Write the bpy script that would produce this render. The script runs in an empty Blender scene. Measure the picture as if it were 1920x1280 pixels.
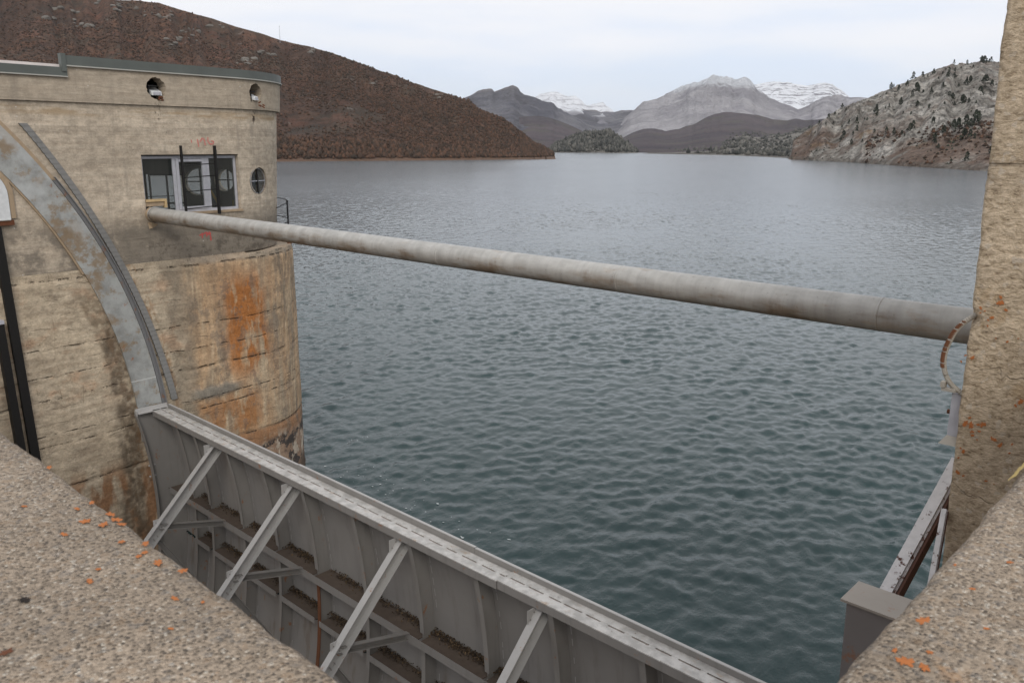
import bpy, math, random
import numpy as np
from mathutils import Vector, Matrix
rad = math.radians
random.seed(7); RNG = np.random.default_rng(7)
SC = bpy.context.scene
COL = SC.collection
# ------------------------------------------------------------------ camera
# Origin is at the photographer's eye; +Y points upstream over the lake, +X to the right along the gate.
WATER = -8.7
cam_data = bpy.data.cameras.new('camera')
cam = bpy.data.objects.new('camera', cam_data); COL.objects.link(cam)
cam_data.sensor_width = 22.3; cam_data.lens = 18.0
cam_data.clip_start = 0.05; cam_data.clip_end = 30000
HEAD = rad(43.1); PITCH = math.atan(370 / 1550); ROLL = rad(0.3)
f0 = Vector((-math.sin(HEAD), math.cos(HEAD), 0)); r0 = f0.cross(Vector((0, 0, 1)))
fw = f0 * math.cos(PITCH) - Vector((0, 0, 1)) * math.sin(PITCH); u0 = r0.cross(fw)
rr = r0 * math.cos(ROLL) + u0 * math.sin(ROLL); uu = u0 * math.cos(ROLL) - r0 * math.sin(ROLL)
cam.matrix_world = Matrix(((rr.x, uu.x, -fw.x, 0), (rr.y, uu.y, -fw.y, 0), (rr.z, uu.z, -fw.z, 0), (0, 0, 0, 1)))
cam_data.dof.use_dof = True; cam_data.dof.focus_distance = 14.0; cam_data.dof.aperture_fstop = 9.0
SC.camera = cam
# ------------------------------------------------------------------ light
SUN_EL, SUN_AZ = rad(36), rad(132)          # azimuth clockwise from +Y: behind the camera, to the right
world = bpy.data.worlds.new('World'); SC.world = world; world.use_nodes = True
def build_world():
    nt = world.node_tree; nt.nodes.clear(); N = nt.nodes.new; Lk = nt.links.new
    out = N('ShaderNodeOutputWorld'); mix = N('ShaderNodeMixShader')
    sky = N('ShaderNodeTexSky'); sky.sky_type = 'NISHITA'; sky.sun_disc = False
    sky.sun_elevation = SUN_EL; sky.sun_rotation = SUN_AZ; sky.air_density = 1.0; sky.dust_density = 1.5
    b1 = N('ShaderNodeBackground'); b1.inputs[1].default_value = 0.11; Lk(sky.outputs[0], b1.inputs[0])
    tc = N('ShaderNodeTexCoord'); sep = N('ShaderNodeSeparateXYZ'); Lk(tc.outputs['Generated'], sep.inputs[0])
    # stretched cloud noise
    mp = N('ShaderNodeMapping'); mp.inputs['Scale'].default_value = (1.6, 1.6, 9.0); Lk(tc.outputs['Generated'], mp.inputs[0])
    nz = N('ShaderNodeTexNoise'); nz.inputs['Scale'].default_value = 1.6; nz.inputs['Detail'].default_value = 5
    Lk(mp.outputs[0], nz.inputs['Vector'])
    ma = N('ShaderNodeMath'); ma.operation = 'MULTIPLY_ADD'; Lk(nz.outputs[0], ma.inputs[0]); ma.inputs[1].default_value = 0.16
    Lk(sep.outputs[2], ma.inputs[2])
    mr = N('ShaderNodeMapRange'); mr.interpolation_type = 'SMOOTHSTEP'; Lk(ma.outputs[0], mr.inputs[0])
    mr.inputs[1].default_value = 0.07; mr.inputs[2].default_value = 0.21; mr.inputs[3].default_value = 0.8; mr.inputs[4].default_value = 0.97
    cr = N('ShaderNodeMix'); cr.data_type = 'RGBA'; cr.inputs[6].default_value = (0.74, 0.83, 0.985, 1); cr.inputs[7].default_value = (0.93, 0.94, 0.985, 1)
    nz2 = N('ShaderNodeTexNoise'); nz2.inputs['Scale'].default_value = 2.3; nz2.inputs['Detail'].default_value = 4; Lk(mp.outputs[0], nz2.inputs['Vector'])
    mb = N('ShaderNodeMath'); mb.operation = 'MULTIPLY_ADD'; Lk(nz2.outputs[0], mb.inputs[0]); mb.inputs[1].default_value = .3; Lk(sep.outputs[2], mb.inputs[2])
    mr2 = N('ShaderNodeMapRange'); mr2.interpolation_type = 'SMOOTHSTEP'; Lk(mb.outputs[0], mr2.inputs[0]); mr2.inputs[1].default_value = .17; mr2.inputs[2].default_value = .33
    Lk(mr2.outputs[0], cr.inputs[0])
    b2 = N('ShaderNodeBackground'); b2.inputs[1].default_value = 1.0; Lk(cr.outputs[2], b2.inputs[0])
    Lk(mr.outputs[0], mix.inputs[0]); Lk(b1.outputs[0], mix.inputs[1]); Lk(b2.outputs[0], mix.inputs[2])
    Lk(mix.outputs[0], out.inputs[0])
build_world()
sun_l = bpy.data.lights.new('sun', 'SUN'); sun_l.energy = 1.5; sun_l.angle = rad(25); sun_l.color = (1.0, 0.96, 0.9)
sun = bpy.data.objects.new('sun', sun_l); COL.objects.link(sun)
sd = Vector((math.cos(SUN_EL) * math.sin(SUN_AZ), math.cos(SUN_EL) * math.cos(SUN_AZ), math.sin(SUN_EL)))
sun.rotation_euler = sd.to_track_quat('Z', 'Y').to_euler()
SC.view_settings.view_transform = 'Standard'; SC.view_settings.look = 'None'
SC.view_settings.exposure = 0.08; SC.view_settings.gamma = 1.0; SC.view_settings.use_curve_mapping = False

# ------------------------------------------------------------------ node expression helper
class V:
    def __init__(s, g, k): s.g, s.k = g, k
    def _m(s, op, a, b=None, c=None, clamp=False):
        n = s.g.nt.nodes.new('ShaderNodeMath'); n.operation = op; n.use_clamp = clamp
        for i, v in enumerate((a, b, c)):
            if v is None: continue
            if isinstance(v, V): s.g.nt.links.new(v.k, n.inputs[i])
            else: n.inputs[i].default_value = v
        return V(s.g, n.outputs[0])
    def __add__(s, o): return s._m('ADD', s, o)
    __radd__ = __add__
    def __sub__(s, o): return s._m('SUBTRACT', s, o)
    def __rsub__(s, o): return s._m('SUBTRACT', o, s)
    def __mul__(s, o): return s._m('MULTIPLY', s, o)
    __rmul__ = __mul__
    def __truediv__(s, o): return s._m('DIVIDE', s, o)
    def max(s, o): return s._m('MAXIMUM', s, o)
    def min(s, o): return s._m('MINIMUM', s, o)
    def abs(s): return s._m('ABSOLUTE', s)
    def floor(s): return s._m('FLOOR', s)
    def mod(s, o): return s._m('FLOORED_MODULO', s, o)
    def pow(s, o): return s._m('POWER', s, o)
    def step(s, a, b, lo=0., hi=1.):
        n = s.g.nt.nodes.new('ShaderNodeMapRange'); n.interpolation_type = 'SMOOTHSTEP'
        s.g.nt.links.new(s.k, n.inputs[0])
        if a > b: a, b, lo, hi = b, a, hi, lo
        for i, v in zip((1, 2, 3, 4), (a, b, lo, hi)): n.inputs[i].default_value = v
        return V(s.g, n.outputs[0])
    def band(s, a, b, w): return s.step(a - w, a + w) * s.step(b + w, b - w)
class G:
    def __init__(g, name):
        g.mat = bpy.data.materials.new(name); g.mat.use_nodes = True
        g.nt = g.mat.node_tree; g.bsdf = g.nt.nodes['Principled BSDF']
        tc = g.nt.nodes.new('ShaderNodeTexCoord'); g.co = tc.outputs['Object']
        sp = g.nt.nodes.new('ShaderNodeSeparateXYZ'); g.nt.links.new(g.co, sp.inputs[0])
        g.x, g.y, g.z = (V(g, sp.outputs[i]) for i in range(3))
    def vec(g, x, y, z):
        n = g.nt.nodes.new('ShaderNodeCombineXYZ')
        for i, v in enumerate((x, y, z)):
            if isinstance(v, V): g.nt.links.new(v.k, n.inputs[i])
            else: n.inputs[i].default_value = v
        return n.outputs[0]
    def scaled(g, sx, sy, sz, off=0):
        n = g.nt.nodes.new('ShaderNodeMapping'); n.inputs['Scale'].default_value = (sx, sy, sz)
        n.inputs['Location'].default_value = (off, off * .7, off * 1.3)
        g.nt.links.new(g.co, n.inputs[0]); return n.outputs[0]
    def noise(g, s=1., d=4, r=.55, v=None, w=0.):
        n = g.nt.nodes.new('ShaderNodeTexNoise'); n.inputs['Scale'].default_value = s
        n.inputs['Detail'].default_value = d; n.inputs['Roughness'].default_value = r; n.inputs['Distortion'].default_value = w
        g.nt.links.new(v if v is not None else g.co, n.inputs['Vector']); return V(g, n.outputs[0])
    def voro(g, s=1., v=None, feat='F1', out='Distance', rnd=1.):
        n = g.nt.nodes.new('ShaderNodeTexVoronoi'); n.feature = feat; n.inputs['Scale'].default_value = s
        n.inputs['Randomness'].default_value = rnd
        g.nt.links.new(v if v is not None else g.co, n.inputs['Vector'])
        return V(g, n.outputs[out]) if out == 'Distance' else n.outputs[out]
    def white(g, v):
        n = g.nt.nodes.new('ShaderNodeTexWhiteNoise'); n.noise_dimensions = '1D'; g.nt.links.new(v.k, n.inputs['W']); return V(g, n.outputs['Value'])
    def white3(g, sock):
        n = g.nt.nodes.new('ShaderNodeTexWhiteNoise'); n.noise_dimensions = '3D'; g.nt.links.new(sock, n.inputs['Vector']); return V(g, n.outputs['Value'])
    def attr(g, name):
        n = g.nt.nodes.new('ShaderNodeAttribute'); n.attribute_name = name; return V(g, n.outputs['Fac'])
    def rnd(g):
        n = g.nt.nodes.new('ShaderNodeObjectInfo'); return V(g, n.outputs['Random'])
    def mix(g, f, a, b, mode='MIX'):
        n = g.nt.nodes.new('ShaderNodeMix'); n.data_type = 'RGBA'; n.blend_type = mode; n.clamp_factor = True
        if isinstance(f, V): g.nt.links.new(f.k, n.inputs[0])
        else: n.inputs[0].default_value = f
        for i, c in ((6, a), (7, b)):
            if isinstance(c, tuple): n.inputs[i].default_value = (*c, 1)
            elif isinstance(c, V): g.nt.links.new(c.k, n.inputs[i])
            else: g.nt.links.new(c, n.inputs[i])
        return n.outputs[2]
    def mul(g, c, v):   # colour times value
        n = g.nt.nodes.new('ShaderNodeVectorMath'); n.operation = 'SCALE'
        if isinstance(c, tuple): n.inputs[0].default_value = c
        else: g.nt.links.new(c, n.inputs[0])
        if isinstance(v, V): g.nt.links.new(v.k, n.inputs['Scale'])
        else: n.inputs['Scale'].default_value = v
        return n.outputs[0]
    def done(g, col, rough=.9, bump=None, bs=1., bd=.01, metal=0., spec=.3):
        b = g.bsdf
        if isinstance(col, tuple): b.inputs['Base Color'].default_value = (*col, 1)
        else: g.nt.links.new(col, b.inputs['Base Color'])
        if isinstance(rough, V): g.nt.links.new(rough.k, b.inputs['Roughness'])
        else: b.inputs['Roughness'].default_value = rough
        b.inputs['Metallic'].default_value = metal; b.inputs['Specular IOR Level'].default_value = spec
        if bump is not None:
            n = g.nt.nodes.new('ShaderNodeBump'); n.inputs['Strength'].default_value = bs; n.inputs['Distance'].default_value = bd
            g.nt.links.new(bump.k, n.inputs['Height']); g.nt.links.new(n.outputs[0], b.inputs['Normal'])
        return g.mat

# ------------------------------------------------------------------ materials
M = {}
def mat_tower():
    g = G('board_formed_concrete')
    wob = g.noise(1.3, 3) * .05
    zz = g.z + wob
    row = (zz / .165).floor()
    tone = g.white(row) * .22 + .89
    lon = g.noise(1., 5, .6, g.scaled(1.2, 1.2, 14)) .step(.25, .75)
    big = g.noise(.55, 4, .55).step(.3, .7)
    fine = g.noise(28, 4, .7)
    col = g.mix(lon, (.42, .345, .262), (.54, .462, .362))
    col = g.mix(big * .5, col, (.40, .33, .25))
    gap = (zz / .165).mod(1.).step(.08, .0) * g.noise(1.6, 5, .7, g.scaled(1, 1, 3, 33)).step(.5, .66)
    col = g.mul(col, tone * (1 - gap * .16) * (fine * .6 + .7))
    mot = g.noise(5.5, 6, .72, g.scaled(1, 1, 1.5, 61)); col = g.mul(col, mot.step(.3, .7) * .46 + .77); spk = g.noise(45, 3, .7).step(.62, .72); col = g.mix(spk * .45, col, (.13, .105, .08))
    vst = g.noise(1., 5, .7, g.scaled(2.2, 2.2, .25, 27)).step(.52, .68); col = g.mix(vst * .5, col, (.235, .205, .17))
    pat = g.noise(1.9, 5, .7, g.scaled(1, 1, 2.2, 71)).step(.52, .64); col = g.mix(pat * .3, col, (.28, .235, .185))
    pal = g.noise(1.4, 5, .7, g.scaled(1, 1, 2.0, 81)).step(.55, .66); col = g.mix(pal * .4, col, (.56, .475, .37))
    # grey weathering under the window and beside the pipe, near the ledge
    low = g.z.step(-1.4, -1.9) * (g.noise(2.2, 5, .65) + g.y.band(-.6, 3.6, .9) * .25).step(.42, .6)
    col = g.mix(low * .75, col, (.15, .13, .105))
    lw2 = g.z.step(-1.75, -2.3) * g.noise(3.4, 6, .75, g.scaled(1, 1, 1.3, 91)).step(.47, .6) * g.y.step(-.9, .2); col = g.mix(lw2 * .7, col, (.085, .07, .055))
    band_ = g.z.band(.5, .66, .06) * g.noise(1., 4, .6, g.scaled(1, .7, 5, 3)).step(.42, .6)
    col = g.mix(band_ * .55, col, (.30, .195, .09))
    top = g.z.step(.74, .78)
    col = g.mix(top * .45, col, (.30, .25, .19))
    drip = g.noise(1., 4, .6, g.scaled(6, 6, .5, 5)).step(.55, .75) * g.noise(.8, 3).step(.4, .65)
    col = g.mix(drip * .35, col, (.15, .125, .1))
    for cy in (.33, 2.75):
        d = g.y.band(cy - .05, cy + .05, .05) * g.z.band(.45, .82, .1) * g.noise(14, 3).step(.52, .6)
        col = g.mix(d, col, (.03, .02, .015))
    wh = g.voro(5.5).step(.1, .05) * g.noise(1.3, 2).step(.5, .6)
    col = g.mix(wh * .8, col, (.62, .58, .52))
    blk = g.voro(9, g.scaled(1, 1, 1, 4)).step(.1, .05) * g.noise(1.7, 2).step(.52, .6)
    col = g.mix(blk * .7, col, (.06, .05, .04))
    return g.done(col, .93, g.noise(20, 6, .7) * .6 + gap * -.2 + lon * .3 + g.noise(3, 3) * .5, .7, .02)
def mat_pier():
    g = G('stained_pier_concrete')
    lon = g.noise(1., 5, .6, g.scaled(1, 1.4, 9)).step(.3, .72)
    drip = g.noise(1., 5, .65, g.scaled(7, 7, .45)).step(.35, .7)
    fine = g.noise(24, 5, .7)
    wob = g.noise(1.1, 4) - .5
    y, z = g.y + wob * .5, g.z + wob * .35
    right = y.step(.35, .75)
    col = g.mix(lon, (.37, .295, .21), (.57, .475, .35))
    pl = g.noise(1.1, 4, .6, g.scaled(1, 1, 1.3, 44)).step(.45, .6)
    col = g.mix(pl * .45, col, (.56, .46, .33))
    # left field: pinkish board marks in the inner panel
    pk = g.noise(1.6, 4, .6, g.scaled(1, 1, 1.6, 2)).step(.5, .68) * g.z.band(-5.2, -2.8, .4) * (1 - right)
    col = g.mix(pk * .5, col, (.42, .24, .14))
    ora0 = g.z.step(-6.5, -7.2) * (1 - right) * g.noise(1.5, 4, .6, g.scaled(2, 2, .7, 8)).step(.4, .58)
    col = g.mix(ora0 * .8, col, (.27, .12, .045))
    sq = (9.207 ** 2 - (g.z + 6.404).pow(2.)).max(.01).pow(.5) - 9.936; da = g.y - sq + wob * .12
    eb = da.band(-.40, .02, .05) * g.z.step(-2.7, -3.2); col = g.mix(eb * (g.noise(6, 6, .75).step(.38, .58) * .6 + .12), col, (.17, .125, .08))
    eo = da.band(-.22, .0, .05) * g.noise(3, 5, .7).step(.5, .62) * g.z.step(-3.5, -4.); col = g.mix(eo * .7, col, (.30, .15, .06))
    rk_ = (g.y - ((12.111 ** 2 - (g.z + 6.96).pow(2.)).max(.01).pow(.5) - 12.128)).band(.12, .34, .04) * g.noise(4, 4, .7, g.scaled(1, 1, .6)).step(.44, .56); col = g.mix(rk_ * .6, col, (.27, .14, .06))
    dkc = g.noise(2.6, 6, .75, g.scaled(1, 1, 1.6, 31)).step(.55, .64) * g.y.step(-1.2, -2.2); col = g.mix(dkc * .4, col, (.17, .13, .095))
    edge = y.band(-1.3, -.75, .1) * g.z.step(-3., -4.) * g.noise(3, 4).step(.35, .6)  # dark weathered band, with the shadowed recess by the gate end painted in
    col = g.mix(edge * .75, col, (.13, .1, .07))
    # nose: vertically streaked, rust
    nose = g.mix(drip, (.33, .24, .16), (.60, .475, .32))
    nose = g.mix(g.noise(1., 4, .6, g.scaled(2.2, 2.2, .5, 3)).step(.42, .6) * .6, nose, (.50, .315, .175))
    o1 = (y.band(1.5, 2.6, .3) * z.band(-5.3, -3.1, .5) * (drip * .5 + .6) * g.noise(1.6, 4, .6, g.scaled(2, 2, .8, 5)).step(.32, .5))
    nose = g.mix((o1 * 1.35).min(.95), nose, (.40, .15, .04))
    o2 = (y.band(.7, 2.4, .3) * z.band(-6.9, -5.75, .3) * (drip * .5 + .55) * g.noise(1.5, 4, .6, g.scaled(2, 2, 1, 7)).step(.36, .52))
    nose = g.mix(o2 * .9, nose, (.33, .13, .035))
    jb = (g.z + g.noise(.9, 3) * .1).band(-7.25, -6.85, .06)
    nose = g.mix(jb * .7, nose, (.27, .12, .05))
    dk = drip * y.step(2.2, 3.4) * g.noise(1.2, 4, .6, g.scaled(3, 3, .7, 9)).step(.42, .58)
    nose = g.mix(dk * .85, nose, (.13, .115, .095))
    dk2 = g.noise(2.3, 7, .75, g.scaled(1, 1, .7, 11)).step(.53, .57) * g.z.step(-2.9, -3.2)
    nose = g.mix(dk2 * .45, nose, (.17, .145, .12))
    patch = y.band(.4, 1.75, .25) * (g.z + (g.noise(3, 3) - .5) * .2).band(-5.78, -5.52, .07)
    nose = g.mix(patch * .9, nose, (.22, .2, .165))
    nose = g.mix(g.z.step(-2.72, -2.6) * .7, nose, (.26, .225, .18))
    # wet zone: dark lichen crust, pale efflorescence
    wet = g.z.step(-7.15, -7.35)
    nose = g.mix(wet * .75, nose, (.235, .15, .105))
    crust = wet * g.noise(1.7, 6, .72, g.scaled(1, 1, 1.4, 13)).step(.49, .53)
    nose = g.mix(crust * .93, nose, (.045, .04, .038))
    pale = g.z.band(-8.25, -7.2, .2) * g.noise(1.5, 5, .65, g.scaled(1.3, 1.3, .9, 21)).step(.56, .61)
    nose = g.mix(pale * .8, nose, (.5, .43, .34))
    nose = g.mix(g.z.step(-8.15, -8.45) * .85, nose, (.07, .05, .035))
    col = g.mix(right, col, nose)
    rr_ = (g.y + (g.noise(2.2, 4) - .5) * 1.1).band(.15, .7, .18) * g.z.step(-2.3, -2.6)
    col = g.mix(rr_ * .6, col, (.19, .155, .115))
    mot = g.noise(6, 6, .72, g.scaled(1, 1, 1.2, 61)); col = g.mul(col, mot.step(.3, .7) * .4 + .8)
    col = g.mul(col, fine * .8 + .6)
    wk = g.noise(1., 5, .6, g.scaled(1.2, 1.2, 8, 6))
    # pour lines and form cracks
    zc = g.z + (g.noise(.7, 3) - .5) * .14
    cr = None
    for c, w_ in ((-2.66, .02), (-4.0, .012), (-4.55, .01), (-5.02, .02), (-5.75, .012), (-5.98, .014), (-6.9, .018)):
        b = zc.band(c - w_, c + w_, .012); cr = b if cr is None else cr.max(b)
    cr = cr * g.noise(3.5, 4, .7).step(.46, .6)
    thin = (1 - (g.z / .31 + g.noise(.6, 4) * 1.6).mod(1.).step(0., .035)) * g.noise(1.8, 5, .7, g.scaled(1, 1, 2, 15)).step(.5, .62)
    vert = (1 - (g.y / .43 + g.noise(.8, 2) * .6).mod(1.).step(0., .03)) * g.noise(1.3, 3, .6, g.scaled(1, 1, 1, 17)).step(.54, .6)
    cr = cr.max(thin * .25).max(vert * .35)
    col = g.mix(cr * .6, col, (.08, .06, .04))
    return g.done(col, .93, fine * .6 + wk * .5 - cr * 1.6 + g.noise(4, 5) * .8, .9, .03)
def aggregate(name, base, dark, scale, warm, bump_d):
    g = G(name)
    gs = g.noise(scale * .6, 2)
    cell = g.voro(scale, out='Color'); d = g.voro(scale)
    r = g.white3(cell)
    c1 = g.mix(r.step(0, 1), g.mul(base, .5), g.mul(base, 1.35))
    c1 = g.mix(r.step(.90, .97), c1, (.62, .56, .47))
    c1 = g.mix(r.step(.12, .02), c1, dark)
    r2 = g.white3(g.voro(scale * .45, g.scaled(1, 1, 1, 7), out='Color'))
    c1 = g.mix(r2.step(.88, .94) * .5, c1, warm)
    c1 = g.mix(r2.step(.14, .1) * .4, c1, (.23, .22, .21))
    matrix = g.mix(d.step(.35, .6) * .6, c1, g.mul(base, .62))
    blot = g.noise(3.2, 5, .6).step(.3, .7)
    col = g.mul(matrix, blot * .35 + .83)
    sp = g.noise(9, 5, .7, g.scaled(1, 1, 1, 3)).step(.62, .7)
    col = g.mix(sp * .35, col, (.12, .1, .085))
    oc = g.noise(5., 5, .7, g.scaled(1, 1, 1, 9)).step(.64, .7)
    col = g.mix(oc * .35, col, (.42, .22, .09))
    hb = (1 - d.step(0., .6)) + g.noise(scale * .18, 4) * 1.6
    return g.done(col, .95, hb, 1., bump_d)
def mat_pillar():
    g = G('weathered_pillar_concrete')
    n1 = g.noise(20, 6, .72, g.scaled(1, 1, 1.8)); n2 = g.noise(2.2, 5, .6); n3 = g.noise(75, 3, .7)
    col = g.mix(n1.step(.34, .66), (.40, .305, .20), (.74, .60, .435))
    col = g.mix(n2.step(.35, .7) * .4, col, (.40, .32, .23))
    pit = n1.step(.42, .34)
    col = g.mix(pit * .6, col, (.12, .085, .055))
    col = g.mix(g.white3(g.voro(42, out='Color')).step(.93, .98) * .55, col, (.62, .54, .44))
    col = g.mix(g.noise(4, 4, .6, g.scaled(1, 1, 1, 5)).step(.57, .68) * .35, col, (.43, .27, .12))
    grey = g.z.step(-1.2, -2.4)
    col = g.mix(grey * .45, col, g.mul(col, .82))
    zc = g.z + (g.noise(1.5, 3) - .5) * .03
    gr = zc.band(-.105, -.085, .006)
    ck = (g.z + (g.noise(2.6, 4) - .5) * .55)
    crk = ck.band(-1.222, -1.218, .005).max(ck.band(-1.905, -1.9, .005)).max(ck.band(-1.452, -1.45, .004) * .7) * g.noise(1.8, 2).step(.42, .5)
    col = g.mix((gr * .5).max(crk) * .4, col, (.09, .065, .045))
    return g.done(g.mul(col, n3 * .5 + .75), .95, n1 * 1.2 + n3 * .3 - gr * .5 - crk * .5, 1., .02)
def mat_paint(name, base, rust=.0, rough=.55, stain=.2, dash=False):
    g = G(name)
    n = g.noise(3, 4, .6); s = g.noise(1., 4, .6, g.scaled(9, 9, .7))
    col = g.mul(base, n * .25 + .88)
    col = g.mix(s.step(.52, .72) * stain, col, g.mul(base, .55))
    if rust:
        r = g.noise(4.5, 6, .72, g.scaled(1, 1, .8, 3)).step(.62 - rust * .12, .70 - rust * .1)
        col = g.mix(r * .85, col, (.28, .12, .05))
        r2 = g.noise(30, 4, .7).step(.62, .7)
        col = g.mix(r2 * rust * .5, col, (.22, .11, .06))
    return g.done(col, rough, g.noise(14, 4) * .5, .25, .01, spec=.4)
def mat_skin():
    g = G('gate_grey_paint')
    n = g.noise(1.6, 4, .6); s = g.noise(1., 4, .6, g.scaled(7, 7, .5))
    base = (.245, .232, .218)
    col = g.mul(base, n * .3 + .85)
    col = g.mix(s.step(.5, .72) * .3, col, (.12, .105, .095))
    rs = g.noise(1., 3, .6, g.scaled(8, 8, .35, 4)).step(.64, .70) * g.z.step(-8.35, -8.55)
    col = g.mix(rs * .8, col, (.26, .115, .045))
    rs2 = g.z.step(-7.55, -8.3) * g.noise(1., 3, .6, g.scaled(6, 6, .5, 7)).step(.55, .68)
    col = g.mix(rs2 * .4, col, (.13, .09, .06))
    return g.done(col, .5, g.noise(2.2, 3) * .6, .25, .02, spec=.4)
def mat_top():
    g = G('worn_galvanised_top')
    n = g.noise(6, 5, .65); v = g.white3(g.voro(14, out='Color'))
    col = g.mix(n.step(.35, .65), (.36, .35, .33), (.54, .525, .50))
    col = g.mul(col, v * .04 + .98)
    r = g.noise(3.2, 6, .75, g.scaled(1, 1.6, 1, 2)).step(.58, .68)
    col = g.mix(r * .55, col, (.34, .225, .13))
    left = g.x.step(-11., -15.)
    r3 = g.noise(7, 6, .75, g.scaled(1, 2, 1, 5)).step(.55, .65) * (left * .7 + .3)
    col = g.mix(r3 * .6, col, (.36, .24, .13))
    col = g.mix(g.noise(15, 3).step(.68, .74) * .6, col, (.12, .08, .05))
    return g.done(col, .55, g.noise(10, 5) * .5, .3, .01, spec=.4)
def mat_pipe():
    g = G('aluminium_painted_pipe')
    n = g.noise(1., 4, .6, g.scaled(3.5, 10, 10))
    col = g.mix(n.step(.3, .7), (.36, .35, .325), (.44, .43, .405))
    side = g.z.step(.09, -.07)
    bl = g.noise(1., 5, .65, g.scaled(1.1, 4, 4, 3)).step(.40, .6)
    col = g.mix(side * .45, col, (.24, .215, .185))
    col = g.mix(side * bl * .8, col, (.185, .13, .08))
    up = g.noise(1., 6, .7, g.scaled(1.7, 6, 6, 9)).step(.57, .68)
    col = g.mix(up * .35, col, (.30, .22, .14))
    ring = g.noise(1., 5, .7, g.scaled(9, 1.2, 1.2, 14)); col = g.mul(col, ring.step(.3, .7) * .22 + .86)
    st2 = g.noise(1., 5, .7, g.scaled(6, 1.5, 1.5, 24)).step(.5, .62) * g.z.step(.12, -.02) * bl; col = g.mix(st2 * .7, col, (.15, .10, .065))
    seam = ((g.x + 3.) / 2.9).mod(1.).step(.01, .0)
    spk = g.noise(40, 2).step(.69, .73)
    col = g.mix(spk * .6, col, (.1, .08, .06))
    return g.done(col, .5, g.noise(9, 4), .15, .01, spec=.4)
def mat_arc():
    g = G('blue_grey_plate')
    n = g.noise(1.5, 5, .65); f = g.noise(7, 5, .7)
    col = g.mix(n.step(.35, .62), (.235, .235, .222), (.375, .38, .362))
    up = g.z.step(-5.2, -1.2)
    r = (g.noise(2.1, 6, .72, g.scaled(1, 1, 1.2, 4)) + up * .03).step(.50, .62)
    col = g.mix(r * .75, col, (.23, .15, .075))
    r2 = g.noise(4.2, 6, .7, g.scaled(1, 1.2, 1, 9)).step(.62, .68)
    col = g.mix(r2 * .75, col, (.27, .10, .035))
    w = g.noise(1.2, 4, .6, g.scaled(1, 1, 1, 12)).step(.52, .66) * up
    col = g.mix(w * .6, col, (.47, .48, .47))
    col = g.mul(col, f * .4 + .8)
    seam = g.z.band(-5.02, -5.0, .006)
    col = g.mix(seam * .7, col, (.6, .6, .58))
    return g.done(col, .55, f + g.noise(2.5, 2) * 1.2, .35, .015, spec=.4)
def mat_rusty_white():
    g = G('peeling_white_paint_on_rust')
    d = g.attr('side')
    p = g.noise(11, 6, .75, g.scaled(1, 1, 1, 2)).step(.575, .6)
    col = g.mix((p + d * 1.4 * (.75 + .5 * g.noise(12, 4, .7).step(.44, .5))).min(1.), (.56, .54, .53), (.085, .038, .026))
    return g.done(g.mul(col, g.noise(20, 3) * .4 + .8), .8, g.noise(14, 5), .5, .01)
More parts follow.
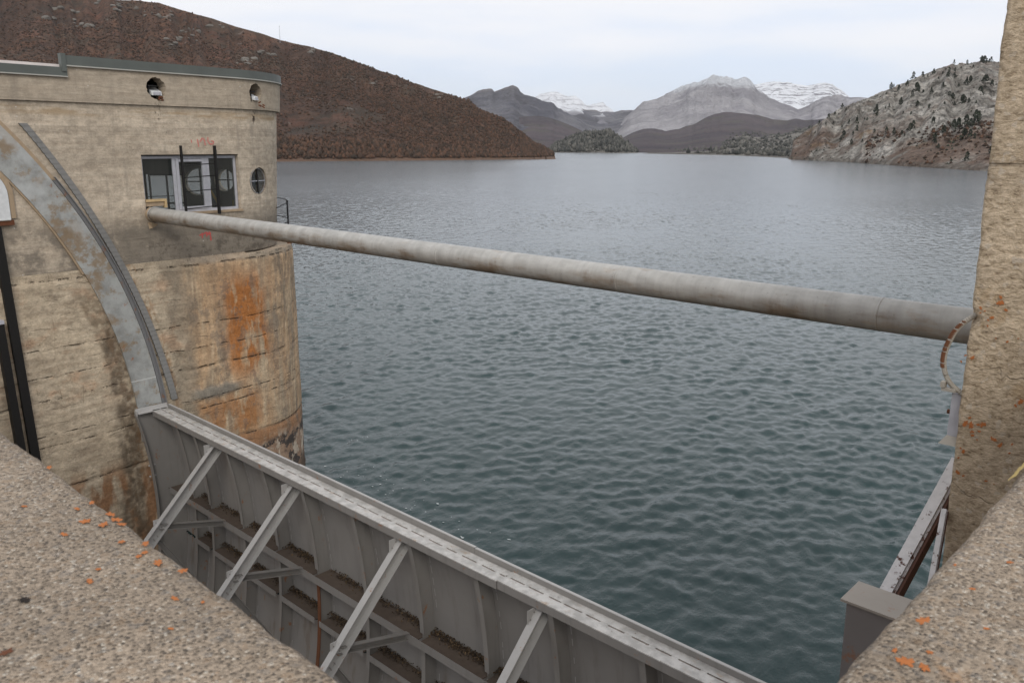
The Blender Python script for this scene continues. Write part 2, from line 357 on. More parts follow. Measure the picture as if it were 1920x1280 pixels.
def mat_terrain(kind, snow_rock=1.):
    g = G(kind)
    if kind == 'heather_hillside':
        a = g.noise(.02, 6, .62); b = g.noise(.09, 6, .7); c = g.noise(.5, 4, .7)
        col = g.mix(b.step(.35, .66), (.038, .020, .012), (.105, .052, .029))
        col = g.mix(a.step(.48, .62) * .5, col, (.050, .043, .029))
        col = g.mix(g.noise(.035, 6, .7, g.scaled(1, 1, 1.4, 150)).step(.52, .62) * .6, col, (.12, .050, .030))
        col = g.mix(g.noise(.05, 5, .7, g.scaled(1, 1, 1, 50)).step(.6, .68) * .5, col, (.15, .085, .05))
        rk = g.noise(.06, 7, .75, g.scaled(1, 1, 1.5, 90)).step(.60, .66) * g.noise(.011, 2, .5, g.scaled(1, 1, 1, 20)).step(.52, .6)
        col = g.mix(rk * .7, col, (.2, .18, .16)); bigp = g.noise(.007, 5, .6, g.scaled(1, 1, 1.3, 210)).step(.4, .62); col = g.mul(col, bigp * .5 + .75)
        sh = (g.z + (g.noise(.06, 4, .7) - .5) * 2.).step(WATER + 1.6, WATER + 1.1)
        col = g.mix(sh * .8, col, (.15, .092, .06))
        return g.done(g.mul(col, c * .9 + .5), .95, c + b * 4, 1., 1.2)
    if kind == 'limestone_hillside':
        st = g.noise(1., 7, .7, g.scaled(.035, .035, .13)); b = g.noise(.05, 7, .72); c = g.noise(.45, 5, .75)
        ro = (g.voro(.16, g.scaled(1, 1, 1.6)) * 1.0)
        col = g.mix(st.step(.36, .62), (.24, .222, .195), (.50, .47, .425))
        col = g.mix(b.step(.48, .62) * .65, col, (.24, .18, .145))
        fis = g.noise(1., 6, .75, g.scaled(.25, .25, .10, 33)).step(.50, .60); col = g.mix(fis * .7, col, (.10, .09, .078))
        lo = g.z.step(18., 2.) * g.noise(.02, 5, .6, g.scaled(1, 1, 1.5, 60)).step(.44, .55)
        col = g.mix(lo * .8, col, (.135, .078, .05))
        oc = g.z.band(0., 12., 4) * g.noise(.04, 5, .7, g.scaled(1, 1, 2, 80)).step(.55, .62)
        col = g.mix(oc * .6, col, (.26, .165, .085))
        sh = g.z.step(WATER + 2.6, WATER + 1.4)
        col = g.mix(sh * .6, col, (.12, .10, .08))
        c2 = g.noise(1., 5, .8, g.scaled(.5, .5, .8, 7)); col = g.mul(col, c2.step(.3, .7) * .6 + .72)
        return g.done(g.mul(col, c * 1.6 + .85), .95, c * 1.6 - fis * 2.5 + c2 + st * 7 + ro * 4 + b * 5, 1., 3.)
    if kind == 'dark_moor':
        b = g.noise(.006, 7, .68); c = g.noise(.06, 6, .75)
        col = g.mix(b.step(.38, .64), (.042, .033, .042), (.085, .064, .070))
        col = g.mix(g.noise(.01, 5, .6, g.scaled(1, 1, 1, 500)).step(.52, .64) * .5, col, (.072, .068, .045))
        return g.done(g.mul(col, c * 1.1 + .45), .95, c * 4 + b * 20, 1., 2.)
    if kind == 'pale_scrub':
        b = g.noise(.012, 6, .7); c = g.noise(.09, 6, .75)
        col = g.mix(b.step(.4, .6), (.10, .09, .08), (.21, .195, .17))
        col = g.mix(c.step(.55, .62) * .6, col, (.05, .05, .045))
        return g.done(col, .95, c * 4, 1., 2.)
    if kind == 'far_limestone':
        st = g.noise(1., 8, .7, g.scaled(.0028, .0028, .006)); b = g.noise(.004, 7, .72, g.scaled(1, 1, 1, 300))
        col = g.mix(st.step(.38, .62), (.32, .305, .335), (.55, .53, .55))  # pale bluish rock; part of the distance haze is put into the colour
        col = g.mix(b.step(.52, .62) * .65, col, (.27, .25, .295))
        snow = g.noise(.01, 7, .75, g.scaled(1, 1, 2, 30)) * 80 + g.z
        sn = snow.step(214., 236.)
        col = g.mix(sn, col, (.78, .8, .84))
        return g.done(col, .95, st * 40 + b * 25, 1., 6.)
    if kind == 'far_dark_rock':
        b = g.noise(.005, 8, .75); st = g.noise(1., 7, .7, g.scaled(.004, .004, .012, 77))
        col = g.mix(st.step(.4, .62), (.11, .11, .145), (.26, .255, .285))  # rock tones tinted bluish, painting in some aerial haze
        col = g.mix(b.step(.5, .6) * .5, col, (.07, .062, .075))
        tip = (g.z + b * 50).step(165., 200.)
        col = g.mix(tip * .6, col, (.3, .27, .26))
        return g.done(col, .95, st * 40 + b * 25, 1., 6.)
    if kind == 'snowy_rock':
        b = g.noise(.006, 8, .75)
        wv = (g.z + g.noise(.003, 5, .6) * 60) / 26.
        strata = wv.mod(1.).step(.70, .80)
        g2 = g.noise(.018, 6, .8).step(.5, .57)
        rock = (strata * g.noise(.012, 5, .7, g.scaled(1, 1, 3, 9)).step(.44, .52)).max(g2 * b.step(.44, .54))
        zl = (g.z + g.noise(.004, 4) * 100).step(150., 190.)
        rk = (rock * snow_rock).max(1 - zl)
        col = g.mix(rk, (.9, .92, .96), (.2, .19, .22))
        return g.done(col, .9, b * 30 - strata * 6, .7, 5.)
def mat_foliage(name, c1, c2):
    g = G(name); a = g.attr('tint')
    return g.done(g.mix(a, c1, c2), .9)
def mat_water():
    g = G('lake_water')
    n1 = g.noise(4.2, 4, .6, g.scaled(1., .62, 1)); n2 = g.noise(9., 3, .6, g.scaled(.8, 1., 1, 3))
    n3 = g.noise(.7, 3, .55, g.scaled(1., .6, 1, 9))
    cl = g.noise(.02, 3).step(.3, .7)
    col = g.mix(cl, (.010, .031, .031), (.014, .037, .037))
    n4 = g.noise(1.5, 4, .6, g.scaled(1.2, .55, 1, 5), .3)
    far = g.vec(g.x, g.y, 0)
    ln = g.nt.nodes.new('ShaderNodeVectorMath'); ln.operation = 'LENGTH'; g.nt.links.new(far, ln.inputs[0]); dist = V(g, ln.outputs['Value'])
    farf = dist.step(22., 170.); rgh = farf * (.10 + g.noise(.012, 3, .6, g.scaled(1, .4, 1, 3)) * .10) + .055; col = g.mix(farf, col, (.075, .092, .102))   # rougher open water; colour paled with distance to paint in sky reflection
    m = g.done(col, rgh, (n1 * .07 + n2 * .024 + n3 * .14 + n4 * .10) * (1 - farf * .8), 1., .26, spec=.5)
    g.bsdf.inputs['IOR'].default_value = 1.333
    return m
def mat_glass():
    m = bpy.data.materials.new('dusty_window_glass'); m.use_nodes = True; nt = m.node_tree; nt.nodes.clear()
    N = nt.nodes.new; o = N('ShaderNodeOutputMaterial'); mx = N('ShaderNodeMixShader'); t = N('ShaderNodeBsdfTransparent')
    gl = N('ShaderNodeBsdfGlossy'); gl.inputs['Roughness'].default_value = .03
    df = N('ShaderNodeBsdfDiffuse'); df.inputs[0].default_value = (.3, .32, .3, 1)
    m2 = N('ShaderNodeMixShader'); m2.inputs[0].default_value = .07
    fr = N('ShaderNodeFresnel'); fr.inputs[0].default_value = 1.5
    t.inputs[0].default_value = (.94, .97, .96, 1)
    nt.links.new(t.outputs[0], m2.inputs[1]); nt.links.new(df.outputs[0], m2.inputs[2])
    nt.links.new(fr.outputs[0], mx.inputs[0]); nt.links.new(m2.outputs[0], mx.inputs[1]); nt.links.new(gl.outputs[0], mx.inputs[2])
    nt.links.new(mx.outputs[0], o.inputs[0]); return m
def flat(name, c, rough=.8, metal=0., n=12.):
    g = G(name); return g.done(g.mul(c, g.noise(n, 4) * .5 + .75), rough, g.noise(n * 2, 3), .2, .005, metal)
M['tower'] = mat_tower(); M['pier'] = mat_pier()
M['parapet'] = aggregate('exposed_aggregate_parapet', (.355, .285, .215), (.13, .11, .09), 260, (.36, .25, .16), .0035)
M['pillar'] = mat_pillar()
M['skin'] = mat_skin(); M['top'] = mat_top(); M['pipe'] = mat_pipe(); M['arc'] = mat_arc()
M['strut'] = mat_paint('strut_grey_paint', (.40, .39, .375), .1, .5, .1)
M['rib'] = mat_paint('rib_grey_paint', (.235, .223, .208), .1, .5, .2)
M['shelf'] = mat_paint('stringer_grey_paint', (.23, .218, .205), .2, .55, .3)
M['dirt'] = flat('dirty_ledge', (.11, .085, .068), .95, 0, 9.)
M['rustrib'] = flat('rust_streaked_steel', (.15, .062, .03), .85, 0, 5.)
M['rust'] = flat('dark_rust', (.13, .05, .025), .9)
M['angle'] = mat_paint('angle_iron_grey', (.2, .2, .205), .15, .5)
M['rack'] = mat_paint('rack_grey', (.215, .21, .20), .0, .8, .3)
M['black'] = flat('black_tarred_steel', (.012, .011, .01), .6)
M['wire'] = flat('black_railing_paint', (.014, .014, .016), .5)
M['frame'] = flat('grey_window_frame', (.42, .42, .45), .5)
M['flash'] = flat('grey_green_flashing', (.105, .115, .105), .5, 0, 2.)
M['flashlip'] = flat('pale_flashing_lip', (.4, .39, .35), .6, 0, 2.)
M['roofwhite'] = flat('whitish_roof_edge', (.66, .6, .57), .8, 0, 3.)
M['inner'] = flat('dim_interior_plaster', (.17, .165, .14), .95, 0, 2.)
M['wood'] = flat('varnished_wood', (.5, .36, .19), .7)
M['white'] = flat('white_enamel', (.62, .63, .63), .5)
M['sand'] = flat('sandy_render', (.36, .27, .18), .95)
M['red'] = flat('red_paint', (.42, .09, .08), .9, 0, 30.)
M['pink'] = flat('faded_pink_paint', (.52, .20, .17), .95, 0, 30.)
M['lichen'] = flat('orange_lichen', (.40, .14, .045), .95, 0, 300.)
M['ylichen'] = flat('yellow_lichen', (.33, .25, .10), .95, 0, 200.)
M['hole'] = flat('dark_hole', (.02, .015, .012), .95)
M['conduit'] = mat_paint('conduit_sheath', (.36, .33, .28), .0, .6)
M['boxc'] = mat_paint('painted_steel_box', (.20, .185, .18), .15, .5, .15)
M['boxcap'] = mat_paint('painted_steel_cap', (.34, .305, .265), .3, .6, .1)
M['rw'] = mat_rusty_white()
M['yel'] = flat('yellow_handrail_paint', (.5, .33, .05), .6)
M['litter'] = mat_foliage('leaf_litter', (.035, .025, .018), (.15, .10, .055))
M['concrete'] = flat('plain_concrete', (.3, .26, .21), .95, 0, 4.)
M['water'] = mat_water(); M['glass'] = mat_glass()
M['heath'] = mat_foliage('heather_bush', (.028, .018, .011), (.098, .050, .029))
M['juniper'] = mat_foliage('juniper_green', (.016, .022, .014), (.045, .055, .032))
M['grey_tree'] = mat_foliage('grey_winter_tree', (.018, .02, .018), (.12, .115, .10))
M['foam'] = flat('foam', (.42, .45, .45), .7)
TM = {k: mat_terrain(k) for k in ('heather_hillside', 'limestone_hillside', 'dark_moor', 'pale_scrub', 'far_limestone', 'far_dark_rock', 'snowy_rock')}
TM['snowy_peak'] = mat_terrain('snowy_rock', .45)

# ------------------------------------------------------------------ object helpers
def props(o, label=None, cat=None, group=None, kind=None):
    if label: o['label'] = label
    if cat: o['category'] = cat
    if group: o['group'] = group
    if kind: o['kind'] = kind
    return o
def link(name, me, mat=None, parent=None, loc=None, smooth=False):
    o = bpy.data.objects.new(name, me); COL.objects.link(o)
    if mat is not None and not me.materials: me.materials.append(mat)
    if parent is not None: o.parent = parent
    if loc is not None: o.location = loc
    if smooth and me.polygons: me.polygons.foreach_set('use_smooth', [True] * len(me.polygons))
    return o
def empty(name, loc, rz=0):
    o = bpy.data.objects.new(name, None); o.empty_display_size = .3; COL.objects.link(o); o.location = loc; o.rotation_euler = (0, 0, rz); return o
def mesh(name, vs, fs):
    me = bpy.data.meshes.new(name); me.from_pydata([tuple(map(float, v)) for v in vs], [], [tuple(int(i) for i in f) for f in fs]); me.update(); return me
def npmesh(name, co, faces):          # co (n,3), faces (m,k) numpy
    me = bpy.data.meshes.new(name); m, k = faces.shape
    me.vertices.add(len(co)); me.vertices.foreach_set('co', co.astype(np.float32).ravel())
    me.loops.add(m * k); me.loops.foreach_set('vertex_index', faces.astype(np.int32).ravel())
    me.polygons.add(m); me.polygons.foreach_set('loop_start', np.arange(0, m * k, k, dtype=np.int32))
    me.polygons.foreach_set('loop_total', np.full(m, k, dtype=np.int32))
    me.update(calc_edges=True); return me
class B:                               # collects simple solids
    def __init__(s): s.v, s.f = [], []
    def add(s, vs, fs):
        n = len(s.v); s.v += [tuple(v) for v in vs]; s.f += [tuple(i + n for i in f) for f in fs]; return s
    def box(s, x0, x1, y0, y1, z0, z1):
        vs = [(x, y, z) for x in (x0, x1) for y in (y0, y1) for z in (z0, z1)]
        return s.add(vs, [(0, 1, 3, 2), (4, 6, 7, 5), (0, 4, 5, 1), (2, 3, 7, 6), (0, 2, 6, 4), (1, 5, 7, 3)])
    def bar(s, a, b, w, h, up=(0, 0, 1)):
        a, b = Vector(a), Vector(b); d = (b - a).normalized(); sx = d.cross(Vector(up)).normalized(); sy = sx.cross(d)
        vs = [p + sx * (w / 2 * i) + sy * (h / 2 * j) for p in (a, b) for i in (-1, 1) for j in (-1, 1)]
        return s.add(vs, [(0, 1, 3, 2), (4, 6, 7, 5), (0, 4, 5, 1), (2, 3, 7, 6), (0, 2, 6, 4), (1, 5, 7, 3)])
    def tube(s, pts, r, n=10, cap=True):
        pts = [Vector(p) for p in pts]; base = len(s.v); m = len(pts)
        for i, p in enumerate(pts):
            d = (pts[min(i + 1, m - 1)] - pts[max(i - 1, 0)]).normalized()
            a = d.cross(Vector((0, 0, 1)) if abs(d.z) < .9 else Vector((0, 1, 0))).normalized(); b = d.cross(a)
            q = r[i] if isinstance(r, (list, tuple)) else r
            s.v += [tuple(p + a * (q * math.cos(t * 2 * math.pi / n)) + b * (q * math.sin(t * 2 * math.pi / n))) for t in range(n)]
        for i in range(m - 1):
            for t in range(n):
                u = (t + 1) % n; s.f.append((base + i * n + t, base + i * n + u, base + (i + 1) * n + u, base + (i + 1) * n + t))
        if cap: s.f.append(tuple(base + t for t in reversed(range(n)))); s.f.append(tuple(base + (m - 1) * n + t for t in range(n)))
        return s
    def prism(s, pts, z0, z1):         # closed loop of (x,y), optionally callable shift
        n = len(pts); vs = [(x, y, z0) for x, y in pts] + [(x, y, z1) for x, y in pts]
        return s.add(vs, [tuple(reversed(range(n))), tuple(range(n, 2 * n))] + [(i, (i + 1) % n, n + (i + 1) % n, n + i) for i in range(n)])
    def obj(s, name, mat, parent=None, loc=None, smooth=False): return link(name, mesh(name, s.v, s.f), mat, parent, loc, smooth)
def vnoise(x, y, z=None, seed=0):
    z = np.zeros_like(x) if z is None else z
    xi, yi, zi = np.floor(x), np.floor(y), np.floor(z); xf, yf, zf = x - xi, y - yi, z - zi
    s = lambda t: t * t * (3 - 2 * t)
    xf, yf, zf = s(xf), s(yf), s(zf)
    xi, yi, zi = xi.astype(np.int64), yi.astype(np.int64), zi.astype(np.int64)
    def h(a, b, c):
        n = (a * 374761393 + b * 668265263 + c * 2147483647 + seed * 144269) & 0xffffffff
        n = ((n ^ (n >> 13)) * 1274126177) & 0xffffffff; n = n ^ (n >> 16)
        return (n & 0xffff) / 32767.5 - 1
    L = lambda a, b, t: a + (b - a) * t
    o = 0
    c = [[[h(xi + i, yi + j, zi + k) for k in (0, 1)] for j in (0, 1)] for i in (0, 1)]
    return L(L(L(c[0][0][0], c[1][0][0], xf), L(c[0][1][0], c[1][1][0], xf), yf), L(L(c[0][0][1], c[1][0][1], xf), L(c[0][1][1], c[1][1][1], xf), yf), zf)
def fbm(x, y, z=None, oct=5, seed=0, ridged=False):
    a, t, o = 1., 0., 0.; f = 1.
    for i in range(oct):
        n = vnoise(x * f, y * f, None if z is None else z * f, seed + i * 17)
        if ridged: n = 1 - 2 * np.abs(n)
        o = o + a * n; t += a; a *= .5; f *= 2.03
    return o / t
def grid_faces(ni, nj):
    i, j = np.meshgrid(np.arange(ni - 1), np.arange(nj - 1), indexing='ij'); a = (i * nj + j).ravel()
    return np.stack([a, a + nj, a + nj + 1, a + 1], 1)
def smoothst(a, b, x): t = np.clip((x - a) / (b - a), 0, 1); return t * t * (3 - 2 * t)

# ------------------------------------------------------------------ lake
def build_lake():
    n = 512; size = 61.0
    k = np.fft.fftfreq(n, size / n) * 2 * np.pi; kx, ky = np.meshgrid(k, k, indexing='ij'); kk = np.hypot(kx, ky); kk[0, 0] = 1
    wd = rad(118)                                   # wind direction (waves come from upstream left)
    wx, wy = math.sin(wd), math.cos(wd)
    cosf = np.abs((kx * wx + ky * wy) / kk)
    Lw = .125
    spec = np.exp(-1 / (kk * Lw) ** 2) / kk ** 3.15 * (cosf ** 1.1 + .22) * np.exp(-(kk * .035) ** 2)
    r = np.random.default_rng(3)
    ph = (r.normal(size=(n, n)) + 1j * r.normal(size=(n, n))) * np.sqrt(spec); ph[0, 0] = 0
    h = np.real(np.fft.ifft2(ph)); h = h / h.std()
    rs = np.concatenate([[2.0], np.geomspace(8.5, 260, 760), np.geomspace(263, 1500, 90)]); az = np.concatenate([np.linspace(rad(-30), rad(4), 60), np.linspace(rad(4.2), rad(80), 860), np.linspace(rad(80.5), rad(112), 50)])   # azimuth west of north
    R_, A_ = np.meshgrid(rs, az, indexing='ij'); X = -np.sin(A_) * R_; Y = np.cos(A_) * R_
    def samp(x, y):
        u = (x / size * n) % n; v = (y / size * n) % n; i0 = u.astype(int); j0 = v.astype(int); fu, fv = u - i0, v - j0; i1 = (i0 + 1) % n; j1 = (j0 + 1) % n; i0 %= n; j0 %= n
        return h[i0, j0] * (1 - fu) * (1 - fv) + h[i1, j0] * fu * (1 - fv) + h[i0, j1] * (1 - fu) * fv + h[i1, j1] * fu * fv
    a2 = rad(31)
    global LAKE_CO
    gust = .82 + .5 * fbm(X / 17, Y / 11, oct=3, seed=40)
    calm = .75 + .25 * smoothst(9, 24, Y)            # sheltered close to the gate
    Z = (samp(X, Y) * .0225 + samp(X * math.cos(a2) + Y * math.sin(a2) + 200, -X * math.sin(a2) + Y * math.cos(a2)) * .0125 + samp(X / 2.6 + 50, Y / 2.6 + 11) * .016) * gust * calm
    Z = Z * (1 - smoothst(60, 330, R_) * .85)
    co = np.stack([X, Y, Z], -1).reshape(-1, 3); f = grid_faces(*R_.shape)
    sel = (np.hypot(X, Y) < 30).ravel(); LAKE_CO = co[sel]
    Yc = co[:, 1]; keep = (Yc[f].min(1) > 7.62)
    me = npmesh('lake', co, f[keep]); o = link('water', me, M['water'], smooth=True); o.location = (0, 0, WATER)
    props(o, kind='structure'); return samp
build_lake()
# ground under and around everything, out to the horizon
g_ = G('earth'); M['earth'] = g_.done(g_.mul((.09, .07, .055), g_.noise(.01, 5) + .5), .95)
gb = B(); gb.add([(9000 * math.cos(t * math.pi / 32), 9000 * math.sin(t * math.pi / 32), WATER - 13) for t in range(64)] , [tuple(range(64))])
props(gb.obj('ground', M['earth']), kind='structure')

# ------------------------------------------------------------------ hills and mountains
SKY = dict(
 left=[(100, 9.0), (85, 9.3), (73.2, 8.75), (70.6, 8.5), (67.28, 8.12), (66.21, 8.16), (65.01, 8.12), (63.81, 7.8), (62.0, 7.42), (60.75, 7.05), (59.02, 6.68), (58.0, 6.37), (56.37, 6.04), (54.56, 5.55), (52.72, 4.9), (51.15, 4.37), (49.57, 3.79), (47.96, 3.31), (46.02, 2.75), (45.42, 2.24), (44.75, 1.97), (43.75, 1.59), (42.74, 0.87), (42.2, 0.39), (41.7, 0.05), (40.9, -0.3), (40.4, -0.6), (40.05, -1.05)],
 A=[(56, 1.0), (52, 1.8), (47.44, 2.53), (46.34, 2.81), (45.42, 3.23), (44.53, 3.37), (44.36, 3.23), (43.65, 3.51), (43.26, 3.61), (42.76, 3.48), (42.65, 3.24), (42.23, 3.07), (41.73, 2.84), (41.16, 2.6), (40.34, 2.36), (39.33, 1.85), (38.22, 1.38), (37.22, 0.97), (35.22, 0.52), (33.5, -.1)],
 A2=[(52, -.2), (48, .5), (45.32, 1.21), (43.64, 1.59), (42.43, 1.7), (41.72, 1.78), (41.04, 1.74), (40.11, 1.51), (39.1, 1.13), (38.42, 0.82), (37.08, 0.03), (36.2, -.4)],
 Bp=[(46, .8), (43.2, 1.8), (42.29, 2.43), (41.73, 2.87), (41.16, 3.11), (40.56, 3.22), (39.96, 3.08), (39.46, 2.84), (39.04, 2.91), (38.75, 2.71), (38.24, 2.3), (37.75, 2.34), (37.15, 2.47), (36.9, 2.2), (36.54, 2.06), (35.89, 1.59), (34, .8)],
 C=[(42.5, 1.6), (40.69, 2.15), (39.94, 2.25), (38.03, 2.25), (37.14, 2.13), (36.37, 2.06), (35.88, 2.17), (34.86, 2.13), (33.64, 1.93), (31, 1.4)],
 D=[(39., -.3), (37.09, 0.31), (36.33, 1.07), (35.55, 1.72), (34.87, 2.2), (34.49, 2.47), (33.43, 2.71), (32.59, 3.04), (31.92, 3.3), (31.35, 3.6), (30.62, 3.85), (30.07, 4.08), (29.59, 3.91), (29.29, 3.94), (28.92, 3.83), (28.81, 3.67), (28.18, 3.69), (27.71, 3.56), (26.75, 2.99), (25.51, 2.4), (24.49, 2.1), (22.65, 1.4), (20, .6)],
 D2=[(27.6, .5), (26.48, 1.08), (25.55, 1.68), (24.49, 2.16), (23.64, 2.61), (23.12, 2.79), (22.26, 2.88), (21.72, 2.77), (21.05, 2.8), (19.12, 2.64), (16.72, 1.99), (13, 1.2)],
 E=[(31, 2.2), (29.5, 2.9), (28.29, 3.34), (27.62, 3.66), (26.97, 3.78), (26.36, 3.86), (25.61, 3.76), (24.9, 3.62), (24.35, 3.58), (23.73, 3.66), (23.3, 3.72), (22.85, 3.65), (22.3, 3.32), (21.73, 2.87), (20.28, 2.34), (17, 1.4)],
 Fh=[(37.2, -.5), (36.36, -0.14), (35.71, 0.49), (35.13, 0.8), (34.44, 1.04), (33.84, 1.08), (33.08, 1.01), (32.01, 1.15), (31.23, 1.29), (30.5, 1.72), (29.84, 1.99), (29.17, 2.12), (27.97, 2.05), (27.13, 1.91), (26.3, 1.68), (25.35, 1.61), (24.84, 1.74), (24.29, 1.61), (23.03, 1.73), (19.91, 1.65), (14, 1.2)],
 Gs=[(36.2, -.5), (35.29, -0.42), (33.19, -0.2), (31.12, 0.03), (29.84, 0.3), (28.92, 0.71), (27.52, 0.78), (26.58, 0.68), (25.47, 0.69), (24.52, 0.98), (23.9, 1.21), (21.39, 1.24), (17, 1.)],
 H=[(41.2, -.6), (40.65, -0.41), (40.4, -0.09), (39.69, 0.26), (38.91, 0.6), (38.1, 0.74), (37.32, 0.86), (36.61, 0.86), (36.11, 0.62), (35.49, 0.15), (34.76, -0.44), (34.4, -.62)],
 R=[(25.15, -1.05), (24.93, -0.3), (24.86, 0.3), (24.28, 0.75), (23.53, 1.28), (22.88, 1.78), (22.2, 2.2), (21.37, 2.6), (20.73, 2.86), (19.75, 3.29), (18.7, 3.7), (17.75, 4.07), (16.99, 4.37), (16.23, 4.62), (15.54, 4.65), (14.79, 4.75), (14.08, 4.65), (12.65, 4.5), (9.27, 4.2), (2, 3.4), (-2, 3.)],
 O=[(17.75, -1.4), (17.61, -1.2), (17.58, -0.8), (17.03, -0.46), (16.07, -0.27), (15.28, -0.2), (14.17, 0.2), (12.66, 0.35), (10.29, 0.16), (7, -.3), (5, -1.5)])
def tab(t, a):
    t = sorted(t); return np.interp(a, [p[0] for p in t], [p[1] for p in t])
TERR = {}
def terrain(key, name, mat, shore_e, r1, p, res, amp, sc, ridged=False, jag=0., back=.35, label=None, r1b=None):
    t = sorted(SKY[key]); lo, hi = t[0][0], t[-1][0]
    naz, nt = res; az = np.linspace(lo, hi, naz)
    e1 = tab(SKY[key], az) + jag * fbm(az * 1.7, az * 0 + 3, oct=6, seed=11) * smoothst(lo, lo + 1.5, az) * smoothst(hi, hi - 1.5, az)
    e0 = tab(shore_e, az) if isinstance(shore_e, list) else np.full_like(az, shore_e)
    ra = -WATER / np.tan(np.radians(-e0)) if np.all(e0 < 0) else np.full_like(az, 1000.)
    wob = fbm(az * .9, az * 0 + 7, oct=4, seed=5)
    rb = ra * 0 + r1
    if r1b: rb = np.interp(az, [lo, hi], [r1b, r1])
    rb = rb * (1 + .10 * wob)
    w = smoothst(-.9, .6, e1 - e0)                 # where the hill pinches out, keep it close to the shore
    rb = ra + (rb - ra) * (.12 + .88 * w)
    T = np.concatenate([np.linspace(-.02, 1, nt), 1 + np.linspace(.04, 1, 10) * back])
    TT, AZ = np.meshgrid(T, az); AZr = np.radians(AZ)
    RA, RB, E0, E1 = (q[:, None] for q in (ra, rb, e0, e1))
    Rr = RA + (RB - RA) * TT
    tc = np.clip(TT, 0, 1) ** p
    Z = Rr * np.tan(np.radians(E0 + (E1 - E0) * tc))
    Z = np.where(TT < 0, WATER + TT * 60, Z)
    zr = RB * np.tan(np.radians(E1))
    Z = np.where(TT > 1, zr - (TT - 1) / back * (zr - WATER + 3) * .9, Z)
    X = -np.sin(AZr) * Rr; Y = np.cos(AZr) * Rr
    nz = fbm(X / sc, Y / sc, Z / sc, oct=7, seed=hash(key) % 7 if False else len(key) * 3 + int(r1) % 13, ridged=ridged)
    env = np.clip((TT) * 6, 0, 1) * np.clip((1.02 - TT) * 5, .25, 1) * np.clip((Z - WATER) / (amp * 2.5 + .01), 0, 1)
    dz = nz * amp * env
    out = np.stack([X, Y, Z + dz], -1)
    if ridged:                                    # push rock faces towards the viewer too
        q = fbm(X / sc * 2.2, Y / sc * 2.2, Z / sc * 1.4, oct=5, seed=3, ridged=True) * amp * .8 * env
        out[..., 0] += np.sin(AZr) * q; out[..., 1] -= np.cos(AZr) * q
    co = out.reshape(-1, 3)
    me = npmesh(name, co, grid_faces(naz, len(T))[:, ::-1].copy())
    o = link(name, me, TM[mat], smooth=not ridged); props(o, kind='structure', label=label)
    TERR[key] = dict(az=az, T=T, P=out, e0=e0, e1=e1, p=p, nt=nt)
    return o
terrain('left', 'hillside', 'heather_hillside', [(100, -1.2), (74, -1.23), (58.5, -1.2), (48.9, -1.11), (40.1, -.99), (39.8, -.99)], 1150, .82, (520, 200), 9, 90, label='brown heather-covered hillside sloping down to the lake on the left', r1b=640)
terrain('R', 'hillside', 'limestone_hillside', [(25.2, -.88), (21.18, -1.03), (18.12, -1.22), (13.94, -1.39), (8.55, -1.63), (-2, -2.)], 640, .80, (560, 270), 6.5, 30, True, label='grey limestone hillside dotted with dark bushes on the right shore', r1b=640)
terrain('O', 'rocky_outcrop', 'limestone_hillside', [(17.8, -1.23), (13.94, -1.42), (8.5, -1.66), (5, -1.9)], 490, .55, (140, 50), 2.4, 12, True, label='low grey rock outcrop at the foot of the right hillside', r1b=340)
terrain('H', 'wooded_knoll', 'pale_scrub', -.545, 1060, .7, (120, 40), 5, 40, label='small wooded knoll at the far end of the lake')
terrain('Gs', 'wooded_slope', 'pale_scrub', [(36.2, -.56), (28.4, -.66), (25, -.8), (16, -.85)], 1500, .9, (180, 50), 8, 90, label='low scrubby slope behind the far shore')
terrain('Fh', 'moorland_hill', 'dark_moor', -.53, 2100, .8, (240, 80), 34, 260, label='dark purple-brown moorland hill beyond the lake')
terrain('A2', 'moorland_hill', 'dark_moor', -.5, 1900, .8, (160, 60), 25, 240, label='dark rounded moorland hill below the grey twin-topped ridge')
terrain('A', 'mountain', 'far_dark_rock', -.45, 2900, .8, (260, 110), 55, 420, True, .05, label='dark grey twin-topped mountain left of the snowy peak')
terrain('D', 'mountain', 'far_limestone', -.4, 3600, .85, (320, 130), 70, 520, True, .04, label='broad pale grey limestone mountain with snow on its crest')
terrain('D2', 'mountain', 'far_limestone', -.35, 3200, .85, (200, 80), 50, 420, True, .03, label='pale grey ridge in front of the snowy massif')
terrain('C', 'mountain_ridge', 'far_dark_rock', -.3, 4300, .8, (160, 60), 40, 500, True, .04, label='distant bluish valley ridge between the mountains')
terrain('Bp', 'snowy_peak', 'snowy_peak', -.3, 5200, .8, (220, 90), 80, 480, True, .06, label='small bright snowy peak above the valley ridge')
terrain('E', 'snowy_massif', 'snowy_rock', -.3, 5600, .85, (300, 120), 50, 600, True, .05, label='wide flat-topped massif banded with snow and rock')
def tpoint(key, az, e=None, t=None):
    T_ = TERR[key]; i = int(np.clip(np.searchsorted(T_['az'], az), 0, len(T_['az']) - 1))
    if t is None:
        f = np.clip((e - T_['e0'][i]) / (T_['e1'][i] - T_['e0'][i]), 0, .999); t = f ** (1 / T_['p'])
    j = int(round((t + .02) / 1.02 * (T_['nt'] - 1))); j = max(0, min(T_['nt'] - 1, j))
    return T_['P'][i, j]
OCT_V = np.array([(1, 0, 0), (-1, 0, 0), (0, 1, 0), (0, -1, 0), (0, 0, 1), (0, 0, -.6)], float)
OCT_F = np.array([(0, 2, 4), (2, 1, 4), (1, 3, 4), (3, 0, 4), (2, 0, 5), (1, 2, 5), (3, 1, 5), (0, 3, 5)])
